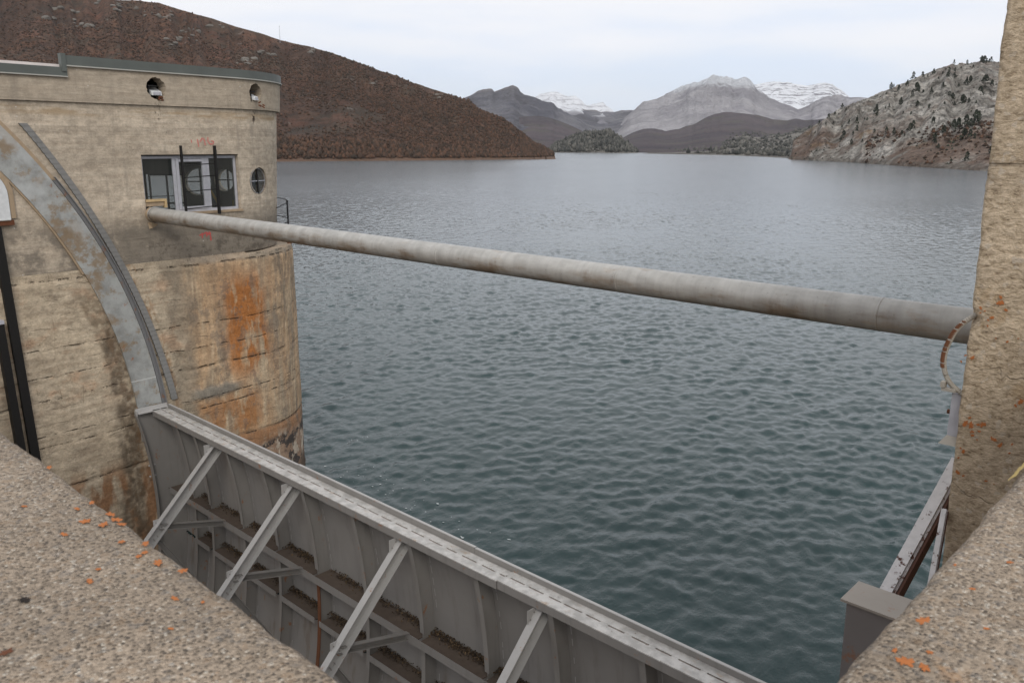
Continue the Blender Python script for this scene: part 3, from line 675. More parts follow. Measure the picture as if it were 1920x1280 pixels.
def scatter(name, key, n, size, mat, tr=(0, 1), azr=None, dens=None, hscale=1., label=None, pick=None):
    T_ = TERR[key]; P = T_['P'][:, :T_['nt']]; a, b = P.shape[:2]
    i = RNG.integers(1, a - 2, n); tt = RNG.random(n) * (tr[1] - tr[0]) + tr[0]
    j = np.clip((tt * (b - 1)).astype(int), 1, b - 2)
    fu, fv = RNG.random(n)[:, None], RNG.random(n)[:, None]
    p = P[i, j] * (1 - fu) * (1 - fv) + P[i + 1, j] * fu * (1 - fv) + P[i, j + 1] * (1 - fu) * fv + P[i + 1, j + 1] * fu * fv
    ok = p[:, 2] > WATER + (1.1 if key == 'left' else .5)
    if azr is not None:
        A_ = np.degrees(np.arctan2(-p[:, 0], p[:, 1])); ok &= (A_ > azr[0]) & (A_ < azr[1])
    if dens is not None: ok &= (fbm(p[:, 0] / dens, p[:, 1] / dens, oct=4, seed=31) + RNG.normal(size=n) * .25) > 0
    p = p[ok]; n = len(p)
    s = size[0] + (size[1] - size[0]) * RNG.random(n) ** 2.2
    vs = OCT_V[None] * s[:, None, None] * (.65 + .7 * RNG.random((n, 6, 1)))
    vs[..., 2] *= hscale; ang = RNG.random(n) * 6.28; c, q = np.cos(ang)[:, None], np.sin(ang)[:, None]
    x = vs[..., 0] * c - vs[..., 1] * q; y = vs[..., 0] * q + vs[..., 1] * c
    vs = np.stack([x, y, vs[..., 2]], -1) + p[:, None, :]; vs[..., 2] += s[:, None] * .25 * hscale
    f = (OCT_F[None] + (np.arange(n) * 6)[:, None, None]).reshape(-1, 3)
    me = npmesh(name, vs.reshape(-1, 3), f)
    at = me.attributes.new('tint', 'FLOAT', 'FACE'); at.data.foreach_set('value', np.repeat(np.clip(RNG.random(n) ** 1.3, 0, 1), 8).astype(np.float32))
    o = link(name, me, mat); props(o, kind='stuff', label=label); return o
scatter('heather_bushes', 'left', 90000, (.35, 1.25), M['heath'], dens=60, label='brown leafless heather and broom bushes covering the left hillside')
scatter('shore_scrub', 'left', 15000, (.5, 1.7), M['heath'], tr=(.0, .14), hscale=1.3, label='bare brown scrub along the left shoreline')
scatter('hillside_scrub', 'R', 2200, (.3, .7), M['juniper'], dens=30, label='small dark scrub between the rocks of the right hillside')
scatter('reddish_scrub', 'R', 5000, (.4, 1.3), M['heath'], tr=(.02, .3), azr=(9, 20.5), dens=25, label='reddish brown scrub at the foot of the right hillside')
scatter('knoll_trees', 'H', 2600, (.8, 2.6), M['grey_tree'], hscale=1.5, label='small trees covering the wooded knoll')
scatter('far_shore_trees', 'Gs', 6500, (1.0, 3.2), M['grey_tree'], hscale=1.2, dens=90, label='small trees and scrub covering the low slope of the far shore')
scatter('headland_scrub', 'left', 150000, (.4, 1.3), M['heath'], azr=(39.9, 42.6), hscale=1.4, label='dense brown scrub on the low tip of the left headland')
# bare shrubs on the tip of the left headland
def shrub_stuff():
    vs, fs = [], []
    for k in range(42):
        p = tpoint('left', 40.3 + random.random() * 2.6, t=random.random() * .7)
        hgt = random.uniform(1.5, 4.2)
        for m in range(16):
            a = random.random() * 6.28; sp = random.random() * .45 * hgt
            q = (p[0] + math.cos(a) * sp, p[1] + math.sin(a) * sp, p[2] + hgt * random.uniform(.6, 1.)); n = len(vs); w = .06
            vs += [(p[0] - w, p[1], p[2] - .3), (p[0] + w, p[1], p[2] - .3), (q[0], q[1], q[2]), (p[0], p[1] + w, p[2] - .3)]
            fs += [(n, n + 1, n + 2), (n + 1, n + 3, n + 2)]
    me = mesh('headland_shrubs', vs, fs); me.attributes.new('tint', 'FLOAT', 'FACE')
    props(link('headland_shrubs', me, M['heath']), kind='stuff', label='bare twiggy shrubs on the tip of the left headland')
shrub_stuff()
# rock outcrops on the left hill
def boulder_mesh(seed):
    nu, nv = 18, 10; u, v = np.meshgrid(np.linspace(0, 2 * np.pi, nu), np.linspace(-1.5, 1.5, nv), indexing='ij')
    x, y, z = np.cos(u) * np.cos(v), np.sin(u) * np.cos(v), np.sin(v) * .7
    d = 1 + .5 * fbm(x * 1.3 + seed * 9, y * 1.3, z * 1.3, oct=4, seed=seed, ridged=True); d[-1] = d[0]
    return npmesh('boulder', np.stack([x * d, y * d, z * d], -1).reshape(-1, 3), grid_faces(nu, nv)[:, ::-1].copy())
g_ = G('lichened_rock'); M['rock'] = g_.done(g_.mul((.15, .138, .12), g_.noise(.5, 4) + .5), .95)
ROCKS = [boulder_mesh(i) for i in range(5)]
rk = [(70.3, 7.2, 1.3, 'far left'), (67.2, 7.75, 1.1, ''), (65.3, 7.4, 1., ''), (63.4, 6.7, .9, ''), (60.2, 5.3, 1.0, ''), (58.9, 5.7, .8, ''), (64.0, 6.3, .8, ''), (61.6, 7.1, .5, ''), (52.2, 3.5, .45, ''), (56.2, 5.75, .5, ''), (48.0, 2.9, .4, ''), (69.0, 6.6, .9, '')]
RL = ['leftmost grey rock outcrop, near the top edge of the brown hillside', 'wide grey outcrop right under the top of the brown hill', 'grey outcrop second to the right of the wide one near the hilltop', 'middle grey outcrop in the brown heather above the tower roof', 'low grey outcrop in the brown heather just above the tower roof',
 'grey outcrop above the right hole of the tower cornice', 'grey outcrop directly above the middle of the tower roof', 'small grey rock just below the skyline of the brown hill', 'tiny pale rock alone low on the right part of the brown hill', 'small grey rocks at the skyline below the mast', 'last tiny rock at the skyline towards the headland', 'grey outcrop lowest at the far left of the brown hill']
for i, (a, e, s, _) in enumerate(rk):
    p = tpoint('left', a, e); o = empty('rock_outcrop', p)
    for k in range(9 if s > .7 else 5):
        da, de = random.gauss(0, .5) * s, random.gauss(0, .17) * s
        q = tpoint('left', a + da, e + de); m = link('boulder', ROCKS[(i + k) % 5], M['rock'], o); m.location = q - p + np.array([0, 0, -.3])
        z_ = random.uniform(.8, 2.4) * (.6 + .5 * s); m.scale = (z_ * random.uniform(.8, 1.6), z_, z_ * random.uniform(.6, 1.)); m.rotation_euler = (0, 0, random.random() * 6)
    props(o, RL[i], 'rocks', 'rock outcrops on the left hillside')
# telecom mast on the left hill
def mast():
    p = tpoint('left', 58.03, t=.97); t = empty('mast', (p[0], p[1], p[2] - 1)); H_ = 17.0 * np.hypot(p[0], p[1]) / 1000 + 2
    b = B(); b.tube([(0, 0, 0), (0, 0, H_)], [.22, .12], 8); b.obj('pole', M['frame'], t)
    b = B(); b.bar((-.9, 0, H_ - 1.2), (.9, 0, H_ - 1.2), .18, .18); b.obj('crossarm', M['frame'], t)
    props(t, 'thin pale mast standing on the ridge of the brown hill', 'mast')
mast()
# junipers on the right hillside
def juniper_mesh(seed):
    r = random.Random(seed); vs, fs, tt = [], [], []
    for k in range(150):
        z = r.random() ** .8; rad_ = (.27 * (1 - z) ** .75 + .035) * r.uniform(.5, 1.15) * (1 + .3 * math.sin(seed + z * 9)); a = r.random() * 6.28
        c = Vector((math.cos(a) * rad_, math.sin(a) * rad_, .08 + z * .92)); n = len(vs); s = r.uniform(.04, .10)
        d1 = Vector((r.gauss(0, 1), r.gauss(0, 1), r.gauss(0, 1))).normalized() * s; d2 = d1.cross(Vector((r.gauss(0, 1), r.gauss(0, 1), 1))).normalized() * s
        vs += [c + d1, c + d2, c - d1, c - d2]; fs.append((n, n + 1, n + 2, n + 3)); tt.append(r.random())
    me = mesh('crown', vs, fs); at = me.attributes.new('tint', 'FLOAT', 'FACE'); at.data.foreach_set('value', tt); return me
JU = [juniper_mesh(i) for i in range(5)]
TREES = [(16.2, 4.62, 1.4), (15.53, 4.56, 1.5), (14.8, 4.61, 2.0), (14.64, 4.53, 2), (14.39, 4.64, 1), (14.28, 4.72, 1.2), (18.26, 3.97, 2), (17.78, 4.08, 1), (17.74, 3.83, 1.2), (17.2, 4.02, 1.6), (16.72, 4.05, 1), (16.38, 3.87, 1.6), (16.09, 3.85, 1.2), (16.42, 3.49, 2), (16.1, 3.49, 2), (16.94, 3.52, 1.1), (17.17, 3.53, 1.1), (17.49, 3.75, 0.8), (19.45, 3.35, 1.8), (18.59, 3.29, 1.8), (18.02, 3.27, 2.2), (17.94, 2.84, 2), (17.64, 2.95, 2.2), (18.99, 2.89, 2.2), (17.2, 2.61, 2), (16.65, 3.07, 1.8), (16.23, 2.85, 1.5), (16.02, 2.55, 2), (15.8, 3.03, 1.5), (15.43, 3.07, 2), (15.21, 3.17, 2.5), (14.62, 2.74, 2.2), (14.51, 3.44, 2), (14.39, 3.44, 2), (14.57, 3.28, 1.5), (14.12, 3.06, 2), (18.22, 2.37, 1.8), (17.9, 1.99, 2), (18.81, 2.01, 2.2), (20.13, 1.97, 2.6), (19.43, 1.78, 1.4), (17.26, 1.83, 1.3), (17.19, 2.14, 1), (16.41, 2.0, 1), (15.89, 1.97, 1.3), (15.53, 1.92, 2.4), (15.42, 1.99, 2), (15.15, 1.91, 1.6), (14.8, 1.88, 1.5), (22.13, 2.19, 1.2), (21.87, 1.92, 1), (22.85, 1.63, 1.4), (22.9, 1.83, 0.8), (22.49, 1.56, 1.2), (21.65, 1.4, 1.4), (21.17, 1.24, 1.8), (20.6, 1.43, 1.3), (20.07, 1.36, 1.2), (20.77, 1.73, 0.8), (19.66, 1.68, 0.8), (23.37, 1.32, 1.3), (23.94, 0.86, 1), (23.01, 0.88, 0.9), (22.57, 0.92, 1), (23.58, 0.65, 0.9), (22.04, 0.95, 1), (21.87, 0.72, 2), (21.12, 0.7, 1.8), (21.36, 0.42, 1.2), (22.0, 0.33, 1.3), (20.77, 0.15, 1), (21.4, -0.02, 1.6), (20.1, 0.52, 1.2), (19.45, 0.54, 1.8), (19.03, 0.41, 1.9), (18.58, 0.43, 1.3), (18.15, 0.63, 2.4), (18.0, 0.59, 2.2), (17.76, 0.83, 1.3), (16.98, 1.18, 1.3), (16.94, 0.81, 1.8), (16.36, 0.85, 1.3), (16.74, 0.26, 2.4), (16.28, 0.52, 2.6), (15.8, 0.83, 3.2), (15.58, 0.65, 3), (15.18, 0.78, 3.4), (14.7, 0.82, 3.6), (14.56, 0.95, 3), (14.91, 0.65, 2.6), (15.17, 0.05, 3.2), (14.88, 0.09, 2.2), (14.65, 0.09, 1.8), (16.48, -0.27, 1.6), (16.68, 0.13, 1.6), (18.64, 1.49, 0.9), (18.17, 1.4, 0.9), (19.28, 3.69, 0.8), (19.96, 2.55, 1), (19.67, 2.61, 0.8), (20.57, 0.06, 0.7), (20.03, 0.25, 0.8), (17.59, 1.75, 0.7), (16.58, 4.22, 0.8), (15.81, 4.36, 0.8), (15.17, 4.17, 1)]
ORD = 'first second third fourth fifth sixth seventh eighth ninth tenth eleventh twelfth thirteenth fourteenth fifteenth sixteenth seventeenth eighteenth nineteenth twentieth'.split()
ROWS = ['along the water at the hill foot', 'on the lowest slope', 'low on the slope', 'below the middle of the slope', 'across the middle of the slope', 'above the middle of the slope', 'high on the slope', 'just below the crest', 'on the crest']
def row_of(a, e): return int(np.clip((e + .35) / (tab(SKY['R'], a) + .35) * 8.2, 0, 8))
_rows = {}
for i_, (a_, e_, s_) in enumerate(TREES): _rows.setdefault(row_of(a_, e_), []).append((-a_, i_))
TL = {}
for r_, l_ in _rows.items():
    for k_, (_, i_) in enumerate(sorted(l_)):
        sz = TREES[i_][2]; adj = 'tiny' if sz < 1.05 else 'small' if sz < 1.65 else 'medium' if sz < 2.3 else 'large'
        TL[i_] = f"{adj} dark juniper, {ORD[min(k_, 19)]} from the left {ROWS[r_]} of the grey hill".replace('slope of the grey hill', 'grey slope').replace('foot of the grey hill', 'foot')
for i, (a, e, s) in enumerate(TREES):
    p = tpoint('R', a, e); d = float(np.hypot(p[0], p[1]))
    o = link('juniper_tree', JU[i % 5], M['juniper']); o.location = (p[0], p[1], p[2] - .3); hh = s * .0040 * d * random.uniform(.85, 1.1)
    o.scale = (hh * random.uniform(.8, 1.25),) * 2 + (hh,); o.rotation_euler = (0, 0, random.random() * 6)
    props(o, TL[i], 'tree', 'junipers dotted over the grey rocky hillside')
for i, (a, e, s) in enumerate([(16.05, -.75, 1.9), (14.9, -.9, 2.0), (15.7, -1.0, 1.1), (13.7, -.6, 1.8), (15.2, -.35, 1.5)]):
    p = tpoint('O', a, e); o = link('juniper_tree', JU[i % 5], M['juniper']); hh = s * 1.9; o.location = (p[0], p[1], p[2] - .2); o.scale = (hh, hh, hh)
    props(o, ['juniper at the left end of the low grey outcrop by the water', 'juniper low at the waterline near the right end of the outcrop', 'smallest juniper, low in the middle of the grey outcrop', 'rightmost juniper on the grey outcrop, beside the pillar', 'juniper on top of the low grey outcrop by the water'][i], 'tree', 'junipers on the low rock outcrop')

# ------------------------------------------------------------------ left gate tower
TO = Vector((-17.726, 7.704, 0)); TRZ = rad(4.8)     # local x = outward normal of the face, y = upstream along it
BASE = -14.0
tower = empty('gate_tower', (TO.x, TO.y, BASE), TRZ)
props(tower, 'board-formed concrete gate tower with rust-stained rounded pier and grid of round holes', 'tower')
tower['label'] = 'stained concrete gate tower on a rounded pier standing in the lake'
UP = (0, 0, -BASE)                                   # children are authored in eye height
def nose_pts(xf, s0, R, y_back, n=40):
    pts = [(xf, y_back), (xf, s0)]
    pts += [(xf - R + R * math.cos(t), s0 + R * math.sin(t)) for t in np.linspace(0, math.pi, n)[1:-1]]
    return pts + [(xf - 2 * R, s0), (xf - 2 * R, y_back)]
def noseprism(xf, s0f, R, yb, z0, z1, inset=0.):
    b = B(); n = None; rings = []
    for z in (z0, z1):
        pts = nose_pts(xf - inset, s0f(z), R - inset, yb + inset); n = len(pts); rings.append([(x, y, z) for x, y in pts])
    b.add(rings[0] + rings[1], [tuple(reversed(range(n))), tuple(range(n, 2 * n))] + [(i, (i + 1) % n, n + (i + 1) % n, n + i) for i in range(n)])
    me = mesh('w', b.v, b.f); bm_fix(me); return me
def bm_fix(me):
    import bmesh
    bm = bmesh.new(); bm.from_mesh(me); bmesh.ops.recalc_face_normals(bm, faces=bm.faces); bm.to_mesh(me); bm.free()
def boolean(me, cutters):
    o = bpy.data.objects.new('tmp', me); COL.objects.link(o); tmp = [o]
    for c in cutters:
        bm_fix(c); co = bpy.data.objects.new('cut', c); COL.objects.link(co); tmp.append(co)
        m = o.modifiers.new('b', 'BOOLEAN'); m.operation = 'DIFFERENCE'; m.solver = 'EXACT'; m.object = co
    bpy.context.view_layer.update()
    res = bpy.data.meshes.new_from_object(o.evaluated_get(bpy.context.evaluated_depsgraph_get()))
    for t in tmp: bpy.data.objects.remove(t)
    return res
def cyl_cut(c, ang, r, L=1.2, n=40, jag=0., seed=0):
    rr_ = random.Random(seed); d = Vector((math.cos(ang), math.sin(ang), 0)); a = Vector((-math.sin(ang), math.cos(ang), 0)); up = Vector((0, 0, 1))
    rs = [r * (1 + jag * rr_.uniform(-1, 1)) for _ in range(n)]
    b = B(); c = Vector(c)
    vs = [c + d * s * L / 2 + a * (rs[i] * math.cos(i * 2 * math.pi / n)) + up * (rs[i] * math.sin(i * 2 * math.pi / n)) for s in (-1, 1) for i in range(n)]
    b.add(vs, [tuple(reversed(range(n))), tuple(range(n, 2 * n))] + [(i, (i + 1) % n, n + (i + 1) % n, n + i) for i in range(n)])
    return mesh('c', b.v, b.f)
def box_cut(c, ang, w, z0, z1, L=1.2):
    d = Vector((math.cos(ang), math.sin(ang), 0)); a = Vector((-math.sin(ang), math.cos(ang), 0)); c = Vector(c); b = B()
    vs = [Vector((c.x, c.y, z)) + d * i * L / 2 + a * j * w / 2 for i in (-1, 1) for j in (-1, 1) for z in (z0, z1)]
    b.add(vs, [(0, 1, 3, 2), (4, 6, 7, 5), (0, 4, 5, 1), (2, 3, 7, 6), (0, 2, 6, 4), (1, 5, 7, 3)]); return mesh('c', b.v, b.f)
s0w = lambda z: 1.84 + .066 * (z + 2.5)
RW = 2.5
def on_arc(ang, R, s0, z, xf=0.): return (xf - R + R * math.cos(ang), s0 + R * math.sin(ang), z)
outer = noseprism(0, s0w, RW, -9, -2.5, .742)
inner = noseprism(0, s0w, RW, -9, -2.25, .6, .28)
cuts = [inner]
WIN = (-.12, 2.2, -1.50, -.26)
cuts.append(B_ := None) if False else None
wb = B(); wb.box(-.6, .3, WIN[0], WIN[1], WIN[2], WIN[3]); wm = mesh('c', wb.v, wb.f); cuts = [inner, wm]
RWIN = on_arc(rad(21.2), RW, 1.95, -.885)
cuts.append(cyl_cut(RWIN, rad(21.2), .31, jag=.02))
BACK1 = on_arc(rad(132.8), RW, 1.93, -1.05); cuts.append(cyl_cut(BACK1, rad(132.8), .36))
BACK2 = on_arc(rad(113.5), RW, 1.93, -1.0); cuts.append(cyl_cut(BACK2, rad(113.5), .30))
cuts.append(box_cut(on_arc(rad(155), RW, 1.93, 0), rad(155), .9, -1.8, -.84))
cuts.append(box_cut((-5, -3.2, 0), rad(180), 2.2, -1.8, -.5))
wall = boolean(outer, cuts)
wo = link('wall', wall, M['tower'], tower, UP)
# interior lining: faces of the inner shell get a plaster material
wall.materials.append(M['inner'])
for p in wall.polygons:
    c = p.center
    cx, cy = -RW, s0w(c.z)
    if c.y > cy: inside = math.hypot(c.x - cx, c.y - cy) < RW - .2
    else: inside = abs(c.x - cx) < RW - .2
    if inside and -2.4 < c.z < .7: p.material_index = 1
# cornice band (hollow, with two round holes, one broken)
s0c = lambda z: 2.12 + .07 * (z - 1.1)
def cornice():
    o = noseprism(.045, s0c, 2.56, -9, .745, 1.40)
    i = noseprism(.045, s0c, 2.56, -9, .85, 1.30, .3)
    c1 = cyl_cut((0, .33, 1.09), 0, .215, jag=.06, seed=3)
    br = B(); br.add([(-.4, .18, 1.0), (-.4, .50, 1.0), (-.4, .44, .84), (-.4, .36, .83), (.4, .18, 1.0), (.4, .50, 1.0), (.4, .44, .84), (.4, .36, .83)], [(0, 1, 2, 3), (7, 6, 5, 4), (0, 4, 5, 1), (1, 5, 6, 2), (2, 6, 7, 3), (3, 7, 4, 0)])
    c2 = mesh('c', br.v, br.f); a = rad(15.8); c3 = cyl_cut(on_arc(a, 2.56, 2.12, 1.12, .045), a, .205, jag=.05, seed=5)
    step = B(); step.box(-6, 1, -10, -1.5, 1.2, 2); c4 = mesh('c', step.v, step.f)
    return boolean(o, [i, c1, c2, c3, c4])
co_ = link('cornice', cornice(), M['tower'], tower, UP)
def strip(name, pts, off, z0, z1, th, mat, close_ends=True):
    P = np.array(pts, float); T_ = np.gradient(P, axis=0); T_ /= np.linalg.norm(T_, axis=1)[:, None]; Nn = np.stack([T_[:, 1], -T_[:, 0]], 1)
    a = P + Nn * off; c = P + Nn * (off - th); n = len(P); vs = [(x, y, z) for arr in (a, c) for z in (z0, z1) for x, y in arr]
    fs = []
    for i in range(n - 1):
        fs += [(i, i + 1, n + i + 1, n + i), (2 * n + i, 3 * n + i, 3 * n + i + 1, 2 * n + i + 1), (n + i, n + i + 1, 3 * n + i + 1, 3 * n + i), (i, 2 * n + i, 2 * n + i + 1, i + 1)]
    fs += [(0, n, 3 * n, 2 * n), (n - 1, 2 * n - 1 + 2 * n - n, 4 * n - 1, 2 * n - 1)]
    return B().add(vs, fs).obj(name, mat, tower, UP)
hi = nose_pts(.045, 2.14, 2.56, -1.54)[0:30]
strip('roof_flashing', hi, .035, 1.418, 1.60, .10, M['flash']); strip('flashing_lip', hi, .05, 1.398, 1.420, .10, M['flashlip'])
lo_ = [(.045, -9), (.045, -1.46)]
strip('roof_flashing', lo_, .035, 1.215, 1.375, .10, M['flash']); strip('flashing_lip', lo_, .05, 1.197, 1.217, .10, M['flashlip'])
B().box(-4.9, .0, -9, -1.56, 1.377, 1.43).obj('roof_edge', M['roofwhite'], tower, UP)
B().box(-.02, .10, -1.56, -1.47, 1.30, 1.63).obj('flashing_upstand', M['flash'], tower, UP)
B().add([(x, y, z) for z in (1.40, 1.44) for x, y in nose_pts(.0, 2.14, 2.5, -1.5)], [tuple(reversed(range(42))), tuple(range(42, 84))] + [(i, (i + 1) % 42, 42 + (i + 1) % 42, 42 + i) for i in range(42)]).obj('roof', M['flash'], tower, UP)
# broken-concrete rebar and lamps inside the cornice holes
lamp = empty('floodlight', tower.matrix_world @ Vector((0, 0, 0)))
def to_world(x, y, z):
    c, s = math.cos(TRZ), math.sin(TRZ); return (TO.x + x * c - y * s, TO.y + x * s + y * c, z)
def floodlight(x, y, z, ang, label, w=.26):
    t = empty('floodlight', to_world(x, y, z), TRZ + ang)
    b = B(); b.add([(-.15, -w / 2, 0), (-.15, w / 2, 0), (-.15, w / 2, .12), (-.15, -w / 2, .12), (.12, -w / 2 + .02, -.05), (.12, w / 2 - .02, -.05), (.10, w / 2 - .02, .03), (.10, -w / 2 + .02, .03)], [(0, 1, 2, 3), (7, 6, 5, 4), (0, 4, 5, 1), (1, 5, 6, 2), (2, 6, 7, 3), (3, 7, 4, 0)])
    b.obj('housing', M['white'], t)
    B().box(.121, .128, -w / 2 + .05, w / 2 - .05, -.04, .02).obj('lens', M['frame'], t)
    B().box(-.16, .06, -w / 2 - .03, -w / 2 - .012, -.08, .16).obj('bracket', M['black'], t)
    B().box(-.1, .10, -w / 2 - .05, w / 2 - .1, .125, .15).obj('hood', M['black'], t)
    props(t, label, 'lamp'); return t
bpy.data.objects.remove(lamp)
floodlight(-.12, .36, 1.0, 0, 'white floodlight tilted inside the broken left hole of the tower cornice')
hx, hy, _ = on_arc(rad(15.8), 2.4, 2.12, 0)
floodlight(hx, hy - .03, 1.0, rad(15), 'small white floodlight inside the right round hole of the tower cornice', .18)
b = B(); b.bar((.03, .08, 1.17), (-.12, .22, 1.15), .02, .04); b.bar((.03, .08, 1.21), (.03, .08, 1.11), .03, .02); b.obj('hole_bracket', M['black'], tower, UP)
for cy, cz, a in ((.40, .87, 0), (2.86, .85, rad(16))):
    b = B()
    for k in range(5):
        q = [Vector((.03, cy + random.uniform(-.07, .07), cz + random.uniform(-.03, .05))) for _ in range(2)]
        b.bar(q[0], q[0] + Vector((.03, random.uniform(-.07, .07), random.uniform(-.05, .05))), .03, .03)
    b.obj('broken_rebar', M['rust'], tower, UP)
# windows
def window():
    w = B(); y0, y1, z0, z1 = WIN; xf = -.11
    f = empty('window', (0, 0, 0)); bpy.data.objects.remove(f)
    t = .055; b = B(); x0, x1 = xf - .05, xf
    y0 += .015; y1 -= .015; z1 -= .03
    b.box(x0, x1, y0, y1, z1 - t, z1).box(x0, x1, y0, y1, z0, z0 + t).box(x0, x1, y0, y0 + t, z0 + t, z1 - t).box(x0, x1, y1 - t, y1, z0 + t, z1 - t)
    b.box(x0, x1, .625, .695, z0 + t, z1 - t).box(x0, x1, 1.40, 1.50, z0 + t, z1 - t)
    fr = b.obj('window', M['frame'], tower, UP)
    b = B(); b.box(xf - .04, xf + .015, .70, .765, z0 + t, z1 - t).box(xf - .04, xf + .015, 1.33, 1.398, z0 + t, z1 - t).box(xf - .04, xf + .015, .77, 1.33, z1 - t - .07, z1 - t - .01).box(xf - .04, xf + .015, .77, 1.33, z0 + t + .0, z0 + t + .06)
    b.obj('sash', M['frame'], fr)
    for a, c in ((y0 + t, .625), (.77, 1.33), (1.50, y1 - t)): B().box(xf - .03, xf - .026, a, c, z0 + t, z1 - t).obj('pane', M['glass'], fr)
    B().box(-.14, .03, WIN[0] + .4, WIN[1] + .02, z0 - .05, z0 - .002).obj('sill', M['sand'], fr)
    # timber piece and short infill where the pipe meets the window corner
    b = B(); b.box(-.10, .01, -.11, .36, -1.235, -1.185).box(-.10, .01, .31, .36, -1.37, -1.237); b.obj('timber_patch', M['wood'], fr)
    B().box(-.10, -.02, -.11, .305, -1.33, -1.237).obj('infill_board', M['sand'], fr)
    # round window with cross bars and glass
    a = rad(21.2); c = Vector(on_arc(a, RW - .2, 1.95, -.885)); n = 28; t_ = Vector((-math.sin(a), math.cos(a), 0))
    ring = B(); ring.tube([c + t_ * (.29 * math.cos(k * 2 * math.pi / n)) + Vector((0, 0, .29 * math.sin(k * 2 * math.pi / n))) for k in range(n + 1)], .010, 6, False)
    rf = ring.obj('round_window', M['angle'], tower, UP)
    bb = B(); bb.bar(c - t_ * .29, c + t_ * .29, .016, .016); bb.obj('glazing_bar', M['frame'], rf); bb = B(); bb.bar(c - Vector((0, 0, .29)), c + Vector((0, 0, .29)), .03, .03, (1, 0, 0)); bb.obj('glazing_bar', M['black'], rf)
    pn = B(); pn.add([c + t_ * (.29 * math.cos(k * 2 * math.pi / n)) + Vector((0, 0, .29 * math.sin(k * 2 * math.pi / n))) - Vector((math.cos(a), math.sin(a), 0)) * .02 for k in range(n)], [tuple(range(n))]); pn.obj('pane', M['glass'], rf)
    for (cc, an, r_) in ((BACK1, 132.8, .36), (BACK2, 113.5, .30)):
        an = rad(an); t2 = Vector((-math.sin(an), math.cos(an), 0)); cc = Vector(cc) - Vector((math.cos(an), math.sin(an), 0)) * .14
        rg = B(); rg.tube([cc + t2 * (r_ * math.cos(k * 2 * math.pi / n)) + Vector((0, 0, r_ * math.sin(k * 2 * math.pi / n))) for k in range(n + 1)], .02, 6, False)
        rb = rg.obj('round_window', M['frame'], tower, UP); q = B(); q.bar(cc - t2 * r_, cc + t2 * r_, .03, .03).bar(cc - Vector((0, 0, r_)) + t2 * -.03, cc + Vector((0, 0, r_)) + t2 * -.03, .04, .04, (1, 0, 0)); q.obj('glazing_bar', M['black'], rb)
    an = rad(155); cc = Vector(on_arc(an, RW - .14, 1.93, 0)); t2 = Vector((-math.sin(an), math.cos(an), 0)); q = B()
    for s_ in (-.43, .0, .43): q.bar(cc + t2 * s_ + Vector((0, 0, -1.8)), cc + t2 * s_ + Vector((0, 0, -.84)), .04, .04, (1, 0, 0))
    for z_ in (-.86, -1.62, -1.78): q.bar(cc + t2 * -.43 + Vector((0, 0, z_)), cc + t2 * .43 + Vector((0, 0, z_)), .04, .04)
    q.obj('rear_window', M['wire'], tower, UP)
window()
b = B(); b.tube([(-1.2, 2.1, -1.0), (-1.4, 2.9, -2.2)], .03, 8).tube([(-1.4, 2.9, -1.4), (-1.4, 2.9, -2.25)], .03, 8)
hr = b.obj('handrail', M['yel'], None, None); hr.parent = tower; hr.location = UP; hr['label'] = 'yellow stair handrail seen inside through the window'
# steel ladder in front of the window
lad = empty('ladder', to_world(.12, 1.1, -1.62), TRZ)
for y_, w_ in ((.72 - 1.1, .05), (1.53 - 1.1, .075)):
    B().bar((0, y_, .05), (0, y_ + .0, 1.55), .04, w_, (1, 0, 0)).obj('rail', M['black'], lad)
for z_ in (1.13, .87, .57, .2): B().tube([(0, -.38, z_ + .0), (0, .43, z_ + .035)], .012, 6).obj('rung', M['black'], lad)
props(lad, 'short black steel ladder fixed in front of the tower window', 'ladder')
# graffiti strokes
def strokes(name, lines, w, mat, parent, x=.004):
    b = B(); r = random.Random(4)
    for ln in lines:
        for (y0, z0), (y1, z1) in zip(ln[:-1], ln[1:]):
            d = math.hypot(y1 - y0, z1 - z0); n_ = (-(z1 - z0) / d, (y1 - y0) / d); m = max(2, int(d / .02)); vs = []
            for k in range(m + 1):
                t = k / m; ww = w * r.uniform(.35, .62)
                y, z = y0 + (y1 - y0) * t, z0 + (z1 - z0) * t
                vs += [(x, y + n_[0] * ww, z + n_[1] * ww), (x, y - n_[0] * ww, z - n_[1] * ww)]
            b.add(vs, [(2 * k, 2 * k + 1, 2 * k + 3, 2 * k + 2) for k in range(m)]); x += .0004
    return b.obj(name, mat, parent, UP)
def gp(px, py, W0, W1): return (W0[0] + (W1[0] - W0[0]) * px, W0[1] + (W1[1] - W0[1]) * py)
a0, a1 = (1.05, .13), (1.62, -.10)      # frame of the upper writing
U = lambda pts: [gp(x, y, a0, a1) for x, y in pts]
strokes('painted_mark', [U([(.0, .33), (.02, .62)]), U([(.26, .27), (.30, 1.0)]), U([(.36, .55), (.48, .15)]), U([(.48, .15), (.56, .35), (.58, .85)]), U([(.72, .08), (.70, .45), (.78, .72)]), U([(.78, .72), (.92, .72), (.96, .5), (.84, .42)])], .032, M['pink'], tower)
a0, a1 = (1.06, -1.95), (1.36, -2.19)
U = lambda pts: [gp(x, y, a0, a1) for x, y in pts]
strokes('painted_mark', [U([(.0, .35), (.30, .15)]), U([(.25, .12), (.22, .6)]), U([(.32, .3), (.5, .1)]), U([(.58, .05), (.60, .5)]), U([(.62, .1), (.72, .35), (.86, .05)]), U([(.88, .1), (.92, .9)])], .035, M['red'], tower)

